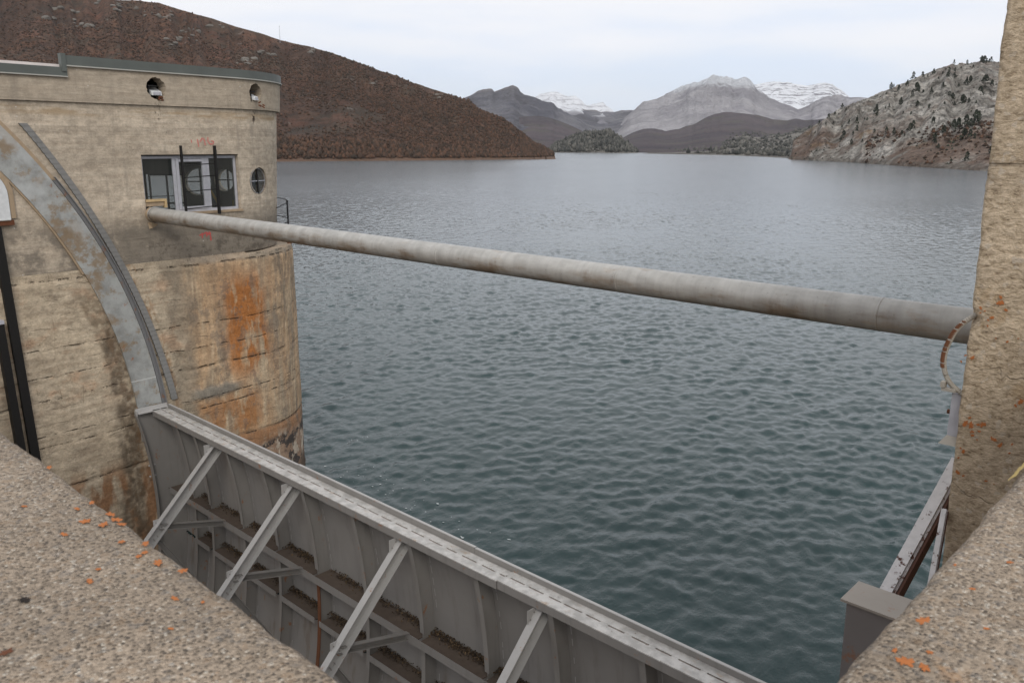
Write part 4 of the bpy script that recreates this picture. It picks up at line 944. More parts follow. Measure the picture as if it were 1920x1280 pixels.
# pier below: dense relief mesh with rounded nose
def pier():
    R, s0, x0 = 2.6, 2.2, .1
    yb = -7.0; L1 = s0 - yb; L2 = R * math.pi; L = L1 + L2
    u = np.arange(0, L, .045); z = np.concatenate([np.arange(-14., -9.2, .25), np.arange(-9.2, -2.5, .036), [-2.5]])
    U_, Z_ = np.meshgrid(u, z, indexing='ij')
    th = np.clip((U_ - L1) / R, 0, math.pi); Y = np.where(U_ < L1, yb + U_, s0 + R * np.sin(th)); Nx, Ny = np.cos(th), np.sin(th)
    bx = x0 - R + R * np.cos(th)
    nb = fbm(Y * 1.3, Z_ * 1.3, oct=5, seed=2)
    proud = smoothst(.35, .62, Y + nb * .45 + (Z_ + 4) * -.06) * smoothst(-2.50, -2.62, Z_ + nb * .05)
    proud = np.where(U_ < L1, proud, 1.) * 1.0
    bx = np.where(U_ < L1, x0 * proud, bx)
    s = U_; d = fbm(s * 1.1, Z_ * 1.1, oct=4, seed=8) * .016 + fbm(s * 9, Z_ * 9, oct=4, seed=9) * .008
    for c, w, dep in ((-4.0, .02, .012), (-5.02, .03, .02), (-5.98, .025, .014), (-6.9, .035, .03), (-4.55, .015, .008)):
        d -= dep * np.exp(-((Z_ - c + .07 * fbm(s * .7, s * 0, oct=4, seed=21)) / w) ** 2) * smoothst(-.3, .1, fbm(s * 2.1, Z_ * 0 + c, oct=3, seed=6))
    pt = smoothst(.5, .7, Y) * smoothst(1.85, 1.6, Y) * np.exp(-((Z_ + 5.65 - .03 * (Y - 1)) / .13) ** 4) * (U_ < L1 + .6); d += pt * .035
    lp = smoothst(-1.15, -1.3, Y + .1 * nb + .1 * (Z_ + 5.6) * (Z_ < -5.6)) * smoothst(-2.66, -2.72, Z_ + .03 * nb); d += lp * .02
    d += .05 * smoothst(-7.1, -8.6, Z_) * fbm(s * 2.5, Z_ * 2.5, oct=5, seed=12)
    rim = smoothst(-2.75, -2.5, Z_) * proud; d -= rim * (.03 + .05 * np.abs(fbm(s * 5, Z_ * 5, oct=3, seed=14)))
    top = np.where(Z_ > -2.52, 1, 0)
    Zt = Z_ - top * proud * (.03 + .05 * np.abs(fbm(s * 3, s * 0, oct=4, seed=15)))
    co = np.stack([bx + Nx * d, Y + Ny * d, Zt], -1)
    ni, nj = U_.shape
    # ledge ring running in under the wall
    last = co[:, -1].copy(); inn = last.copy(); inn[:, 0] -= Nx[:, -1] * .62 * proud[:, -1]; inn[:, 1] -= Ny[:, -1] * .62 * proud[:, -1]
    inn[:, 2] = np.where(proud[:, -1] > .5, -2.53, -2.505)
    co = np.concatenate([co, inn[:, None]], 1)
    co[:, -2, 2] = np.where(proud[:, -1] > .5, co[:, -2, 2], -2.5)
    me = npmesh('pier', co.reshape(-1, 3), grid_faces(ni, nj + 1))
    return link('pier', me, M['pier'], tower, UP, smooth=True)
pier()
B().box(-5.0, -.7, -7, 1.5, -13, -2.52).obj('pier_core', M['concrete'], tower, UP)

# curved guide plates on the tower face
CO = dict(out=(-10.639, -6.594, 10.470), inn=(-9.936, -6.404, 9.207), strip=(-11.047, -6.705, 10.932), angle=(-12.128, -6.960, 12.111), r1=(-15.573, -8.604, 15.887), r2=(-12.424, -7.317, 12.718))
def S(c, z): cx, cz, R = CO[c]; return cx + math.sqrt(max(0, R * R - (z - cz) ** 2))
def face_strip(name, fa, fb, z0, z1, xa, xb, mat, n=60, parent=tower):
    b = B(); vs = []
    for k in range(n + 1):
        z = z0 + (z1 - z0) * k / n; vs += [(xa, fa(z), z), (xb, fa(z), z), (xb, fb(z), z), (xa, fb(z), z)]
    fs = []
    for k in range(n):
        for e in range(4): fs.append((4 * k + e, 4 * k + (e + 1) % 4, 4 * k + 4 + (e + 1) % 4, 4 * k + 4 + e))
    fs += [(0, 3, 2, 1), (4 * n, 4 * n + 1, 4 * n + 2, 4 * n + 3)]
    return b.add(vs, fs).obj(name, mat, parent, UP)
face_strip('seal_plate', lambda z: S('inn', z), lambda z: S('out', z), -6.4, .73, .0, .05, M['arc'], 90)
face_strip('seal_plate_margin', lambda z: S('inn', z) - .045, lambda z: S('inn', z) - .002, -2.6, .70, .0, .035, M['sand'], 60)
face_strip('render_strip', lambda z: S('out', z) + .004, lambda z: S('out', z) + .085, -.72, .73, .0, .04, M['sand'], 30)
face_strip('guide_angle', lambda z: S('out', z) + .02, lambda z: S('out', z) + .10, -6.2, -.66, .0, .03, M['angle'], 70)
face_strip('guide_angle_lip', lambda z: S('out', z) + .085, lambda z: S('out', z) + .10, -6.2, -.66, .031, .10, M['angle'], 70)
def rack():
    b = B(); n = 120; z0, z1 = -5.62, .33
    for k in range(n):
        za = z0 + (z1 - z0) * k / n; zb = z0 + (z1 - z0) * (k + 1) / n; h = .05 if k % 2 else .044; e = .008 if k % 2 else 0
        def C(z): m = (S('r1', z) + S('r2', z)) / 2; return m - .07, m + .065
        (a0_, a1_), (b0_, b1_) = C(za), C(zb)
        b.add([(0, a0_ - e, za), (0, a1_, za), (0, b1_, zb), (0, b0_ - e, zb), (h, a0_ - e, za), (h, a1_, za), (h, b1_, zb), (h, b0_ - e, zb)], [(4, 5, 6, 7), (0, 4, 7, 3), (1, 2, 6, 5), (0, 1, 5, 4), (2, 3, 7, 6)])
    b.obj('toothed_rack', M['rack'], tower, UP)
rack()
# white arched cover, black rails at the left
def cover():
    n = 20; cy, cz, r = -3.33, -.98, .55; pts = [(cy + r * math.cos(t), cz + r * math.sin(t)) for t in np.linspace(0, math.pi, n)]
    loop = [(cy + r, -1.42)] + pts + [(cy - r, -1.42)]; m = len(loop); b = B()
    b.add([(x, y, z) for x in (.0, .06) for y, z in loop], [tuple(reversed(range(m))), tuple(range(m, 2 * m))] + [(i, (i + 1) % m, m + (i + 1) % m, m + i) for i in range(m)])
    b.obj('arched_cover', M['white'], tower, UP)
    r2, r3 = r + .012, r + .10; vs, fs = [], []
    L_ = [(cy + r2, -1.40, cy + r3, -1.40)] + [(cy + r2 * math.cos(t), cz + r2 * math.sin(t), cy + r3 * math.cos(t), cz + r3 * math.sin(t)) for t in np.linspace(0, math.pi, n)]
    for q in L_: vs += [(.0, q[0], q[1]), (.04, q[0], q[1]), (.04, q[2], q[3]), (.0, q[2], q[3])]
    for k in range(len(L_) - 1):
        for e in range(4): fs.append((4 * k + e, 4 * k + (e + 1) % 4, 4 * k + 4 + (e + 1) % 4, 4 * k + 4 + e))
    fs += [(0, 3, 2, 1)]
    B().add(vs, fs).obj('render_surround', M['sand'], tower, UP)
    B().box(.0, .08, -3.0, -2.74, -1.52, -1.43).obj('rusty_bracket', M['rust'], tower, UP)
    B().box(-.0, .10, -3.4, -2.80, -1.43, -1.422 + .0).obj('cover_ledge', M['flashlip'], tower, UP)
cover()
def rail(y0, z0, w, d, cap):
    b = B(); b.bar((d, y0, z0), (d, y0 + .032 * (z0 + 12), -12), .02, w, (0, 1, 0))
    vs = []
    b = B(); sl = .03; y1 = y0 + sl * (z0 + 12)
    for (yy, zz) in ((y0, z0), (y1, -12)):
        vs += [(.0, yy - w / 2, zz), (d, yy - w / 2, zz), (d, yy + w / 2, zz), (.0, yy + w / 2, zz)]
    b.add(vs, [(0, 1, 2, 3), (7, 6, 5, 4)] + [(e, (e + 1) % 4 + 0, (e + 1) % 4 + 4, e + 4) for e in range(4)]); bm_obj = b.obj('guide_rail', M['black'], tower, UP)
    if cap: B().box(-.0, d + .02, y0 - w / 2, y0 + w / 2, z0 + .002, z0 + .07).obj('rail_cap', M['frame'], bm_obj)
rail(-3.06, -1.53, .16, .10, False); rail(-3.25, -3.33, .14, .16, True)
# railing on the ledge round the nose
rl = empty('ledge_railing', to_world(-2.5, 4.5, -2.55), TRZ)
def rlp(a, R=2.52): return Vector((-2.5 + R * math.cos(rad(a)) + 2.5, 2.2 + R * math.sin(rad(a)) - 4.5, 0))
RA_ = [50, 92, 134, 176]
for a in RA_:
    p = rlp(a); b = B(); b.tube([p, p + Vector((0, 0, 1.12))], .022, 8); po = b.obj('post', M['wire'], rl)
    B().tube([p, p + Vector((0, 0, .08))], [.07, .025], 8).obj('foot', M['rust'], po)
for h in (1.1, .62):
    B().tube([rlp(a) + Vector((0, 0, h)) for a in np.linspace(RA_[0], RA_[-1], 16)], .013, 5).obj('rail', M['wire'], rl)
    B().tube([rlp(50) + Vector((0, 0, h - .05)), Vector((.0, -.9, h - .14)) + Vector((1.9, 0, 0))], .013, 5).obj('rail', M['wire'], rl)
props(rl, 'thin black wire railing on the ledge of the rounded pier nose', 'railing')

# ------------------------------------------------------------------ pipe across the bay
pipe = empty('pipe', (-17.7, 7.704, -1.497))
def make_pipe():
    r = .155; n = 32; xs = list(np.arange(0.14, 16.6, .1)); vs, fs = [], []
    b = B(); b.tube([(x, 0.002 * x, -.008 * math.sin(x / 16.6 * math.pi)) for x in xs], r, n)
    b.obj('pipe_body', M['pipe'], pipe, None, True)
    for xr in (3.05, 6.1, 9.15, 12.2, 15.1): B().tube([(xr - .012, .002 * xr, -.008 * math.sin(xr / 16.6 * math.pi)), (xr, .002 * xr, -.008 * math.sin(xr / 16.6 * math.pi)), (xr + .012, .002 * xr, -.008 * math.sin(xr / 16.6 * math.pi))], [.1555, .1585, .1555], n).obj('weld_ring', M['pipe'], pipe, None, True)
    B().tube([(.115, 0, 0), (.14, 0, 0)], .168, n).obj('collar', M['pipe'], pipe)
    B().tube([(-.05, 0, .0), (.115, 0, 0)], .15, n).obj('end_socket', M['sand'], pipe)
    b = B(); b.add([(.0, -.12, -.16), (.14, -.10, -.15), (.12, .06, -.20), (.0, .08, -.2), (.0, -.1, -.30), (.06, -.05, -.28)], [(0, 1, 2, 3), (0, 4, 5, 1), (1, 5, 2), (2, 5, 4, 3), (0, 3, 4)]); b.obj('broken_support', M['sand'], pipe)
make_pipe(); props(pipe, 'long weathered grey pipe spanning the gate bay from tower to pillar', 'pipe')

# ------------------------------------------------------------------ spillway gate
gate = empty('spillway_gate', (-9.4, 7.4, -13.4)); GO = (9.4, -7.4, 13.4)     # children authored in world coordinates
props(gate, 'grey curved steel spillway gate holding back the lake between tower and pillar', 'gate')
GX0, GX1 = -17.42, -1.3; ZC, GR = -7.9, 9.0; Y0G = 7.74
ysk = lambda z: Y0G - (GR - math.sqrt(GR * GR - (z - ZC) ** 2))
RIBX = [-16.45, -15.68, -14.36, -13.05, -11.75, -10.3, -8.87, -7.44, -6.08, -4.68, -3.3, -2.0]
def gobj(b, name, mat, parent=gate, smooth=False):
    o = b.obj(name, mat, parent); o.location = GO if parent is gate else (0, 0, 0)
    if smooth: pass
    return o
def curved(b, x0, x1, fa, fb, z0, z1, n=28):
    vs, fs = [], []
    for k in range(n + 1):
        z = z0 + (z1 - z0) * k / n; vs += [(x0, fa(z), z), (x1, fa(z), z), (x1, fb(z), z), (x0, fb(z), z)]
    for k in range(n):
        for e in range(4): fs.append((4 * k + e, 4 * k + (e + 1) % 4, 4 * k + 4 + (e + 1) % 4, 4 * k + 4 + e))
    fs += [(0, 3, 2, 1), (4 * n, 4 * n + 1, 4 * n + 2, 4 * n + 3)]; return b.add(vs, fs)
edges = [GX0] + RIBX + [GX1]
for a, c in zip(edges[:-1], edges[1:]):
    gobj(curved(B(), a + .001, c - .001, lambda z: ysk(z), lambda z: ysk(z) + .02, -13.4, -5.67), 'skin_panel', M['skin'])
for i, x in enumerate(RIBX):
    dpt = .27
    rust = abs(x + 11.75) < .05
    r_ = gobj(curved(B(), x - .008, x + .008, lambda z: ysk(z) - dpt + .012, lambda z: ysk(z) - .002, -13.4, -5.68), 'rib', M['rib'])
    fl = curved(B(), x - .045, x + .045, lambda z: ysk(z) - dpt, lambda z: ysk(z) - dpt + .011, -7.44 if True else -13.4, -5.68); fo = gobj(fl, 'rib_flange', M['rib'], r_)
    fl = curved(B(), x - .045, x + .045, lambda z: ysk(z) - dpt, lambda z: ysk(z) - dpt + .011, -13.4, -7.62); fo = gobj(fl, 'rib_flange', M['rustrib'] if rust else M['rib'], r_)
    # intermittent weld seam where the rib meets the skin
    b = B(); z = -5.75; rr_ = random.Random(i)
    while z > -12:
        l = rr_.uniform(.08, .16); y = ysk(z)
        if rr_.random() < .8: b.add([(x + .075, y - .004, z), (x + .089, y - .004, z), (x + .089, ysk(z - l) - .004, z - l), (x + .075, ysk(z - l) - .004, z - l)], [(0, 1, 2, 3)])
        z -= l + rr_.uniform(.03, .09)
    gobj(b, 'weld_seam', M['strut'], r_)['kind'] = 'stuff'
# main stringer: shelf and continuous front lip
ys = 7.33
b = B(); b.box(GX0 + .12, GX1, ys, ys + .006, -7.615, -7.47)
gobj(b, 'main_stringer', M['shelf'])
for a, c in zip(edges[:-1], edges[1:]):
    gobj(B().box(a + .05, c - .02, ys + .008, ysk(-7.5) - .003, -7.53, -7.515), 'stringer_shelf', M['dirt'])
for zz, yf in ((-8.42, 7.38), (-9.95, 7.38), (-11.0, 7.36)):
    for i, (a, c) in enumerate(zip(edges[1:-1], edges[2:])):
        q = gobj(B().box(a + .10, c - .05, yf + .008, ysk(zz) - .003, zz - .02, zz - .005), 'lower_stringer', M['dirt'])
        gobj(B().box(a + .10, c - .05, yf, yf + .007, zz - .09, zz + .03), 'stringer_lip', M['shelf'], q)
# leaf litter on the shelves
def litter():
    n = 34000; x = RNG.uniform(GX0 + .2, GX1, n); lev = RNG.integers(0, 3, n); z = np.array([-7.51, -8.42, -9.95])[lev]
    yb = np.array([ysk(-7.5), ysk(-8.4), ysk(-9.95)])[lev]
    y = yb - .01 - np.abs(RNG.normal(size=n)) * .07; y = np.maximum(y, 7.35)
    dens = fbm(x * 1.7, lev * 7.3, oct=3, seed=4); ok = dens + RNG.normal(size=n) * .3 > -.15
    x, y, z, yb = x[ok], y[ok], z[ok], yb[ok]; n = len(x); hgt = .07 * np.exp(-((yb - y) / .09)) * RNG.random(n); s = RNG.uniform(.006, .022, n)
    ang = RNG.random(n) * 6.28; til = RNG.normal(size=(n, 2)) * .5
    dx = np.stack([np.cos(ang), np.sin(ang), til[:, 0]], 1) * s[:, None]; dy = np.stack([-np.sin(ang), np.cos(ang), til[:, 1]], 1) * s[:, None] * .7
    c = np.stack([x, y, z + hgt + .012], 1); co = np.stack([c + dx, c + dy, c - dx, c - dy], 1).reshape(-1, 3)
    me = npmesh('leaf_litter', co, np.arange(n * 4).reshape(n, 4)); at = me.attributes.new('tint', 'FLOAT', 'FACE'); at.data.foreach_set('value', (RNG.random(n) ** 2).astype(np.float32))
    props(link('leaf_litter', me, M['litter']), kind='stuff', label='dark leaf litter gathered on the ledges of the gate')
litter()
# top flange in two lengths, with drain slots and rear upstand
def top_flange(x0, x1, dy, dz):
    b = B(); b.box(x0, x1, 7.14 + dy, 7.297 + dy, -5.665 + dz, -5.65 + dz)
    t = gobj(b, 'top_flange', M['top'])
    gobj(B().box(x0, x1, 7.323 + dy, 7.455 + dy, -5.665 + dz, -5.65 + dz), 'rear_flange', M['top'], t)
    gobj(B().box(x0, x1, 7.14 + dy, 7.15 + dy, -5.775 + dz, -5.667 + dz), 'front_lip', M['shelf'], t)
    gobj(B().box(x0, x1, 7.29 + dy, 7.33 + dy, -5.675 + dz, -5.667 + dz), 'slot_backing', M['rustrib'], t)
    b = B(); x = x0 + .02; r = random.Random(3)
    while x < x1 - .1:
        w = r.uniform(.05, .11); b.box(x, x + w, 7.297 + dy, 7.323 + dy, -5.665 + dz, -5.652 + dz); x += w + r.uniform(.2, .3)
    gobj(b, 'slot_bridge', M['top'], t)
    return t
top_flange(-17.36, -6.95, 0, 0); top_flange(-6.94, GX1, .012, .006)
for x0, x1, dz in ((-17.30, -12.2, .0), (-12.19, -7.7, .012), (-7.69, GX1, .004)):
    u_ = gobj(B().box(x0, x1, 7.462, 7.472, -5.68, -5.572 + dz), 'rear_upstand', M['rib'])
    gobj(B().box(x0, x1, 7.473, 7.515, -5.578 + dz, -5.570 + dz), 'upstand_cap', M['strut'], u_)
# left end plate with cap angle and bolts
ep = gobj(curved(B(), -17.44, -17.425, lambda z: ysk(z) - .68, lambda z: ysk(z), -12.5, -5.68), 'end_plate', M['rib'])
gobj(curved(B(), -17.44, -17.31, lambda z: ysk(z) - .68, lambda z: ysk(z) - .666, -12.5, -5.70), 'end_plate_flange', M['rib'], ep)
gobj(B().box(-17.47, -17.30, 6.83, 7.52, -5.665, -5.65).box(-17.47, -17.455, 6.83, 7.52, -5.649, -5.58).box(-17.47, -17.36, 6.81, 6.829, -5.72, -5.60), 'cap_angle', M['strut'], ep)
bl = B()
for y, z in ((6.98, -6.9), (7.1, -6.9), (6.98, -7.15), (7.1, -7.15)): bl.tube([(-17.424, y, z), (-17.40, y, z)], .018, 8)
gobj(bl, 'bolt', M['strut'], ep)
gobj(B().box(-17.42, -16.47, 6.95, 7.0, -12, -11.9), 'bottom_tie', M['rib'], ep)
# struts: channels running down and downstream at 45 degrees, with braces
def channel(a, d, L, b_, h, t=.012):
    """channel open towards +X: web in a plane of constant X, flanges along the length"""
    a = Vector(a); d = Vector(d).normalized(); m = Vector((0, -d.z, d.y)) if d.y < 0 else Vector((0, d.z, -d.y)); m.normalize()
    if m.z < 0: m = -m
    o = B()
    def slab(x0, x1, m0, m1):
        vs = [a + Vector((x, 0, 0)) + m * q + d * l for l in (0, L) for x in (x0, x1) for q in (m0, m1)]
        o.add(vs, [(0, 1, 3, 2), (4, 6, 7, 5), (0, 4, 5, 1), (2, 3, 7, 6), (0, 2, 6, 4), (1, 5, 7, 3)])
    slab(0, t, -h + .001, -t - .001); web = o; o1 = o; o = B(); o_list = [('web', o1)]
    slab(0, b_, -t, 0); o_list.append(('flange', o)); o = B(); slab(0, b_, -h - t, -h); o_list.append(('flange', o))
    return o_list
def member(name, a, d, L, b_, h, mat):
    parts = channel(a, d, L, b_, h); root = None
    allb = B()
    for k, (nm, bb) in enumerate(parts): allb.add(bb.v, bb.f)
    root = gobj(allb, name, mat); return root
for X in (-14.9, -12.1, -9.12, -6.32, -3.45):
    member('strut', (X, 7.24, -5.80), (0, -.70, -.71), 3.4, .12, .20, M['strut'])
    member('brace', (X - .02, 7.36, -7.47), (0, -.965, .27), 1.36, .09, .10, M['rib'])
    member('lower_brace', (X - .03, 5.98, -7.32), (0, .50, -.865), 2.6, .07, .09, M['rib'])
    member('foot_tie', (X + .02, 5.55, -7.62), (0, -.70, -.71), .5, .05, .05, M['strut'])
    gp = gobj(B().box(X + .013, X + .021, 5.93, 6.13, -7.24, -7.0), 'gusset_plate', M['strut'])
    for y_, z_ in ((5.98, -7.06), (6.08, -7.06), (5.98, -7.18), (6.08, -7.18)): gobj(B().tube([(X + .021, y_, z_), (X + .034, y_, z_)], .011, 6), 'bolt', M['rib'], gp)
    gp = gobj(B().box(X + .013, X + .021, 7.05, 7.22, -6.02, -5.79), 'gusset_plate', M['strut'])
    for y_, z_ in ((7.17, -5.85), (7.17, -5.93), (7.10, -5.93)): gobj(B().tube([(X + .021, y_, z_), (X + .034, y_, z_)], .011, 6), 'bolt', M['rib'], gp)
gobj(B().box(GX0, GX1, 5.0, 5.25, -8.9, -8.55), 'lower_girder', M['rib'])

# bay floor and dry side, dam faces
g_ = G('dark_wet_concrete'); M['wet'] = g_.done(g_.mul((.12, .1, .075), g_.noise(1.5, 5) + .5), .9)
props(B().box(-17.6, -1.25, -3, 8.2, -14.2, -13.42).obj('spillway_floor', M['wet']), kind='structure')

# ------------------------------------------------------------------ right pillar
def pillar():
    base = empty('pillar', (0, 5.0, -14))
    zs = np.concatenate([np.linspace(-14, -3.2, 30), np.arange(-3.18, 1.35, .022), [1.8, 2.6]])
    us = np.concatenate([-np.arange(4.2, .3, -.3), -np.arange(.3, 0, -.03), np.arange(0, 2.0, .022), np.arange(2.0, 3.2, .3)])   # u<0: inner side face; u>0: front face
    U_, Z_ = np.meshgrid(us, zs, indexing='ij')
    xc = -1.222 - .018 * (Z_ + 1)
    X = np.where(U_ > 0, xc + U_, xc); Y = np.where(U_ > 0, 5.0, 5.0 - U_)
    n1 = fbm(U_ * 4, Z_ * 5, oct=5, seed=51) * .011 + fbm(U_ * 22, Z_ * 30, oct=3, seed=52) * .006
    n2 = fbm(U_ * 0 + 3, Z_ * 6, oct=5, seed=53) * .009 + .004 * np.minimum(0, fbm(U_ * 0, Z_ * 2, oct=3, seed=55) - .2)
    edge = np.exp(-(U_ / .05) ** 2)
    ch = .02 * edge                                  # worn arris
    groove = .005 * np.exp(-((Z_ + .095) / .012) ** 2)
    Y = Y + np.where(U_ >= 0, -(n1 - groove) + ch * .5, 0) ; X = X + ch * .6 + edge * (n2 + np.abs(n1)) + np.where(U_ < 0, n1, 0)
    hole = .05 * np.exp(-((Z_ + .93) / .035) ** 2 - ((U_) / .05) ** 2); X += hole
    co = np.stack([X, Y - 5.0, Z_ + 14], -1).reshape(-1, 3)
    me = npmesh('pillar_face', co, grid_faces(*U_.shape)); o = link('concrete_face', me, M['pillar'], base, (0, 0, 0), True)
    # material reads eye-relative coordinates: shift mesh instead of object
    me.transform(Matrix.Translation((0, 5, -14))); o.location = (0, -5, 14)
    b = B().box(-1.05, 2.6, 5.15, 9.0, -14, 2.6); c = b.obj('core', M['pillar'], base); c.location = (0, -5, 14)
    props(base, 'tall rough sandy concrete pillar at the right with orange lichen spots', 'pillar'); return base
pil = pillar()
def blot(name, cx, cy, r, plane, h, mat, parent, loc, seed, sx=1., sy=1.):
    rr_ = random.Random(seed); n = 40; vs = []; q1, q2, q3 = (rr_.random() * 6.28 for _ in range(3)); lob = [.8 + .2 * math.sin(2 * k * 6.283 / n + q1) + .16 * math.sin(5 * k * 6.283 / n + q2) + .12 * math.sin(9 * k * 6.283 / n + q3) + rr_.uniform(-.14, .14) for k in range(n)]
    for k in range(n):
        a = k * 2 * math.pi / n; u, v = cx + sx * r * lob[k] * math.cos(a), cy + sy * r * lob[k] * math.sin(a)
        vs.append((u, v, h) if plane == 'z' else (u, h, v))
    vs.append((cx, cy, h + .0006) if plane == 'z' else (cx, h - .001, cy))
    b = B().add(vs, [(k, (k + 1) % n, n) for k in range(n)]); o = b.obj(name, mat, parent); o.location = loc; return o
PI = [(-1.072, -0.817, 1.4), (-1.163, -0.858, 0.8), (-1.103, -0.903, 0.9), (-1.17, -1.139, 1.0), (-0.909, -1.337, 1.3), (-1.158, -1.518, 1.3), (-1.13, -1.524, 1.5), (-1.07, -1.503, 1.2), (-1.115, -1.58, 0.8), (-1.007, -1.578, 1.1), (-0.975, -1.604, 1.0), (-1.15, -1.686, 1.0), (-1.164, -1.816, 1.1), (-1.013, -1.022, 0.6), (-1.016, -1.825, 0.6)]
for i, (x, z, s) in enumerate(PI):
    blot('lichen_patch', x, z, .0125 * s, 'y', 4.988, M['lichen'], pil, (0, -5, 14), 100 + i)
    for k in range(2):
        blot('lichen_patch', x + random.uniform(-.06, .06), z + random.uniform(-.05, .05), .007 * s, 'y', 4.988, M['lichen'], pil, (0, -5, 14), 300 + i * 3 + k)
# flexible conduit and junction bracket near the pillar edge
cd = B(); path = [(-1.14, 5.04, -.86), (-1.235, 5.05, -.945), (-1.285, 5.05, -1.01), (-1.313, 5.05, -1.085), (-1.326, 5.05, -1.14), (-1.328, 5.05, -1.20), (-1.315, 5.05, -1.262), (-1.285, 5.05, -1.315), (-1.245, 5.05, -1.348), (-1.16, 5.05, -1.40)]
def catmull(P, m):
    P = [Vector(p) for p in P]; P = [P[0] * 2 - P[1]] + P + [P[-1] * 2 - P[-2]]; out = []
    for i in range(1, len(P) - 2):
        for k in range(m):
            t = k / m; a, b_, c, d = P[i - 1:i + 3]; out.append(.5 * ((2 * b_) + (c - a) * t + (2 * a - 5 * b_ + 4 * c - d) * t * t + (3 * b_ - a - 3 * c + d) * t ** 3))
    return out + [P[-2]]
cp = catmull(path, 16); cond = empty('cable_conduit', (-1.24, 5.05, -1.4))
cd.tube([tuple(p) for p in cp], [.0155 if k % 2 else .0130 for k in range(len(cp))], 10); co1 = cd.obj('corrugated_sheath', M['conduit'], cond); co1.location = (1.24, -5.05, 1.4)
rb = B(); rng_ = random.Random(8)
for k in range(18, 92, 2):
    if rng_.random() < .75:
        p = cp[k]; rb.tube([p - Vector((0, 0, .004)) + Vector((-.004, -.004, 0)), p + Vector((-.004, -.004, .004))], .0142, 8)
ro = rb.obj('rust_ring', M['rustrib'], cond); ro.location = (1.24, -5.05, 1.4)
props(cond, 'corrugated cable conduit looping out of the pillar edge, orange rust on its upper half', 'conduit')
jb = empty('junction_bracket', (-1.24, 5.08, -1.66))
for nm, b, m in (('back_plate', B().box(-1.262, -1.15, 5.05, 5.16, -1.64, -1.375), M['frame']), ('foot', B().add([(-1.295, 5.02, -1.68), (-1.15, 5.02, -1.68), (-1.15, 5.16, -1.68), (-1.295, 5.16, -1.68), (-1.262, 5.05, -1.63), (-1.15, 5.05, -1.63), (-1.15, 5.16, -1.63), (-1.262, 5.16, -1.63)], [(3, 2, 1, 0), (4, 5, 6, 7), (0, 1, 5, 4), (1, 2, 6, 5), (2, 3, 7, 6), (3, 0, 4, 7)]), M['conduit']),
                 ('clamp', B().box(-1.315, -1.24, 5.02, 5.06, -1.365, -1.348).box(-1.322, -1.298, 5.015, 5.06, -1.345, -1.312), M['conduit']), ('bolt', B().tube([(-1.285, 5.09, -1.50), (-1.262, 5.09, -1.50)], .014, 8), M['rust'])):
    o = b.obj(nm, m, jb); o.location = (1.24, -5.08, 1.66)
props(jb, 'small pale bracket below the cable conduit at the pillar edge', 'bracket')
# steel box with cap plate and the rusty beam behind it
bxo = empty('steel_box', (-1.36, 4.5, -4.2))
o = B().add([(-1.475, 4.39, -4.2), (-1.22, 4.39, -4.2), (-1.22, 4.62, -4.2), (-1.475, 4.62, -4.2), (-1.488, 4.375, -2.512), (-1.20, 4.375, -2.512), (-1.20, 4.62, -2.512), (-1.488, 4.62, -2.512)], [(3, 2, 1, 0), (4, 5, 6, 7), (0, 1, 5, 4), (1, 2, 6, 5), (2, 3, 7, 6), (3, 0, 4, 7)]).obj('body', M['boxc'], bxo); o.location = (1.36, -4.5, 4.2)
o = B().box(-1.52, -1.17, 4.362, 4.63, -2.51, -2.495).obj('cap_plate', M['boxcap'], bxo); o.location = (1.36, -4.5, 4.2)
props(bxo, 'dark grey steel box post with overhanging cap plate beside the right parapet', 'box')
def beam(name, a, bb, w, h, label, cat='beam'):
    a, bb = Vector(a), Vector(bb); d = (bb - a); L = d.length; d.normalize(); sx = d.cross(Vector((0, 0, 1))).normalized(); up = sx.cross(d)
    root = empty(name, a); n = 60
    def slab(x0, x1, u0, u1, nm, sidev):
        vs, fs = [], []
        for k in range(n + 1):
            p = d * (L * k / n); vs += [p + sx * x + up * u for x, u in ((x0, u0), (x1, u0), (x1, u1), (x0, u1))]
        for k in range(n):
            for e in range(4): fs.append((4 * k + e, 4 * k + (e + 1) % 4, 4 * k + 4 + (e + 1) % 4, 4 * k + 4 + e))
        fs += [(0, 3, 2, 1), (4 * n, 4 * n + 1, 4 * n + 2, 4 * n + 3)]
        me = mesh(nm, vs, fs); at = me.attributes.new('side', 'FLOAT', 'FACE'); at.data.foreach_set('value', [sidev] * len(fs)); link(nm, me, M['rw'], root)
    slab(-w / 2, w * .18, -h, 0, 'top_flange', 0.); slab(w * .18 + .001, w * .34, -h, -.012, 'inner_web', .32); slab(w * .34 + .001, w / 2, -h, -.02, 'rusty_side', 1.)
    props(root, label, cat)
beam('steel_beam', (-1.40, 4.72, -2.62), (-1.33, 5.72, -1.99), .105, .10, 'slanting beam with white paint peeling off rust, behind the grey box')
beam('steel_beam', (-1.09, 4.42, -2.48), (-1.20, 4.98, -2.05), .04, .05, 'short pale strut low beside the pillar foot, almost hidden by the parapet')

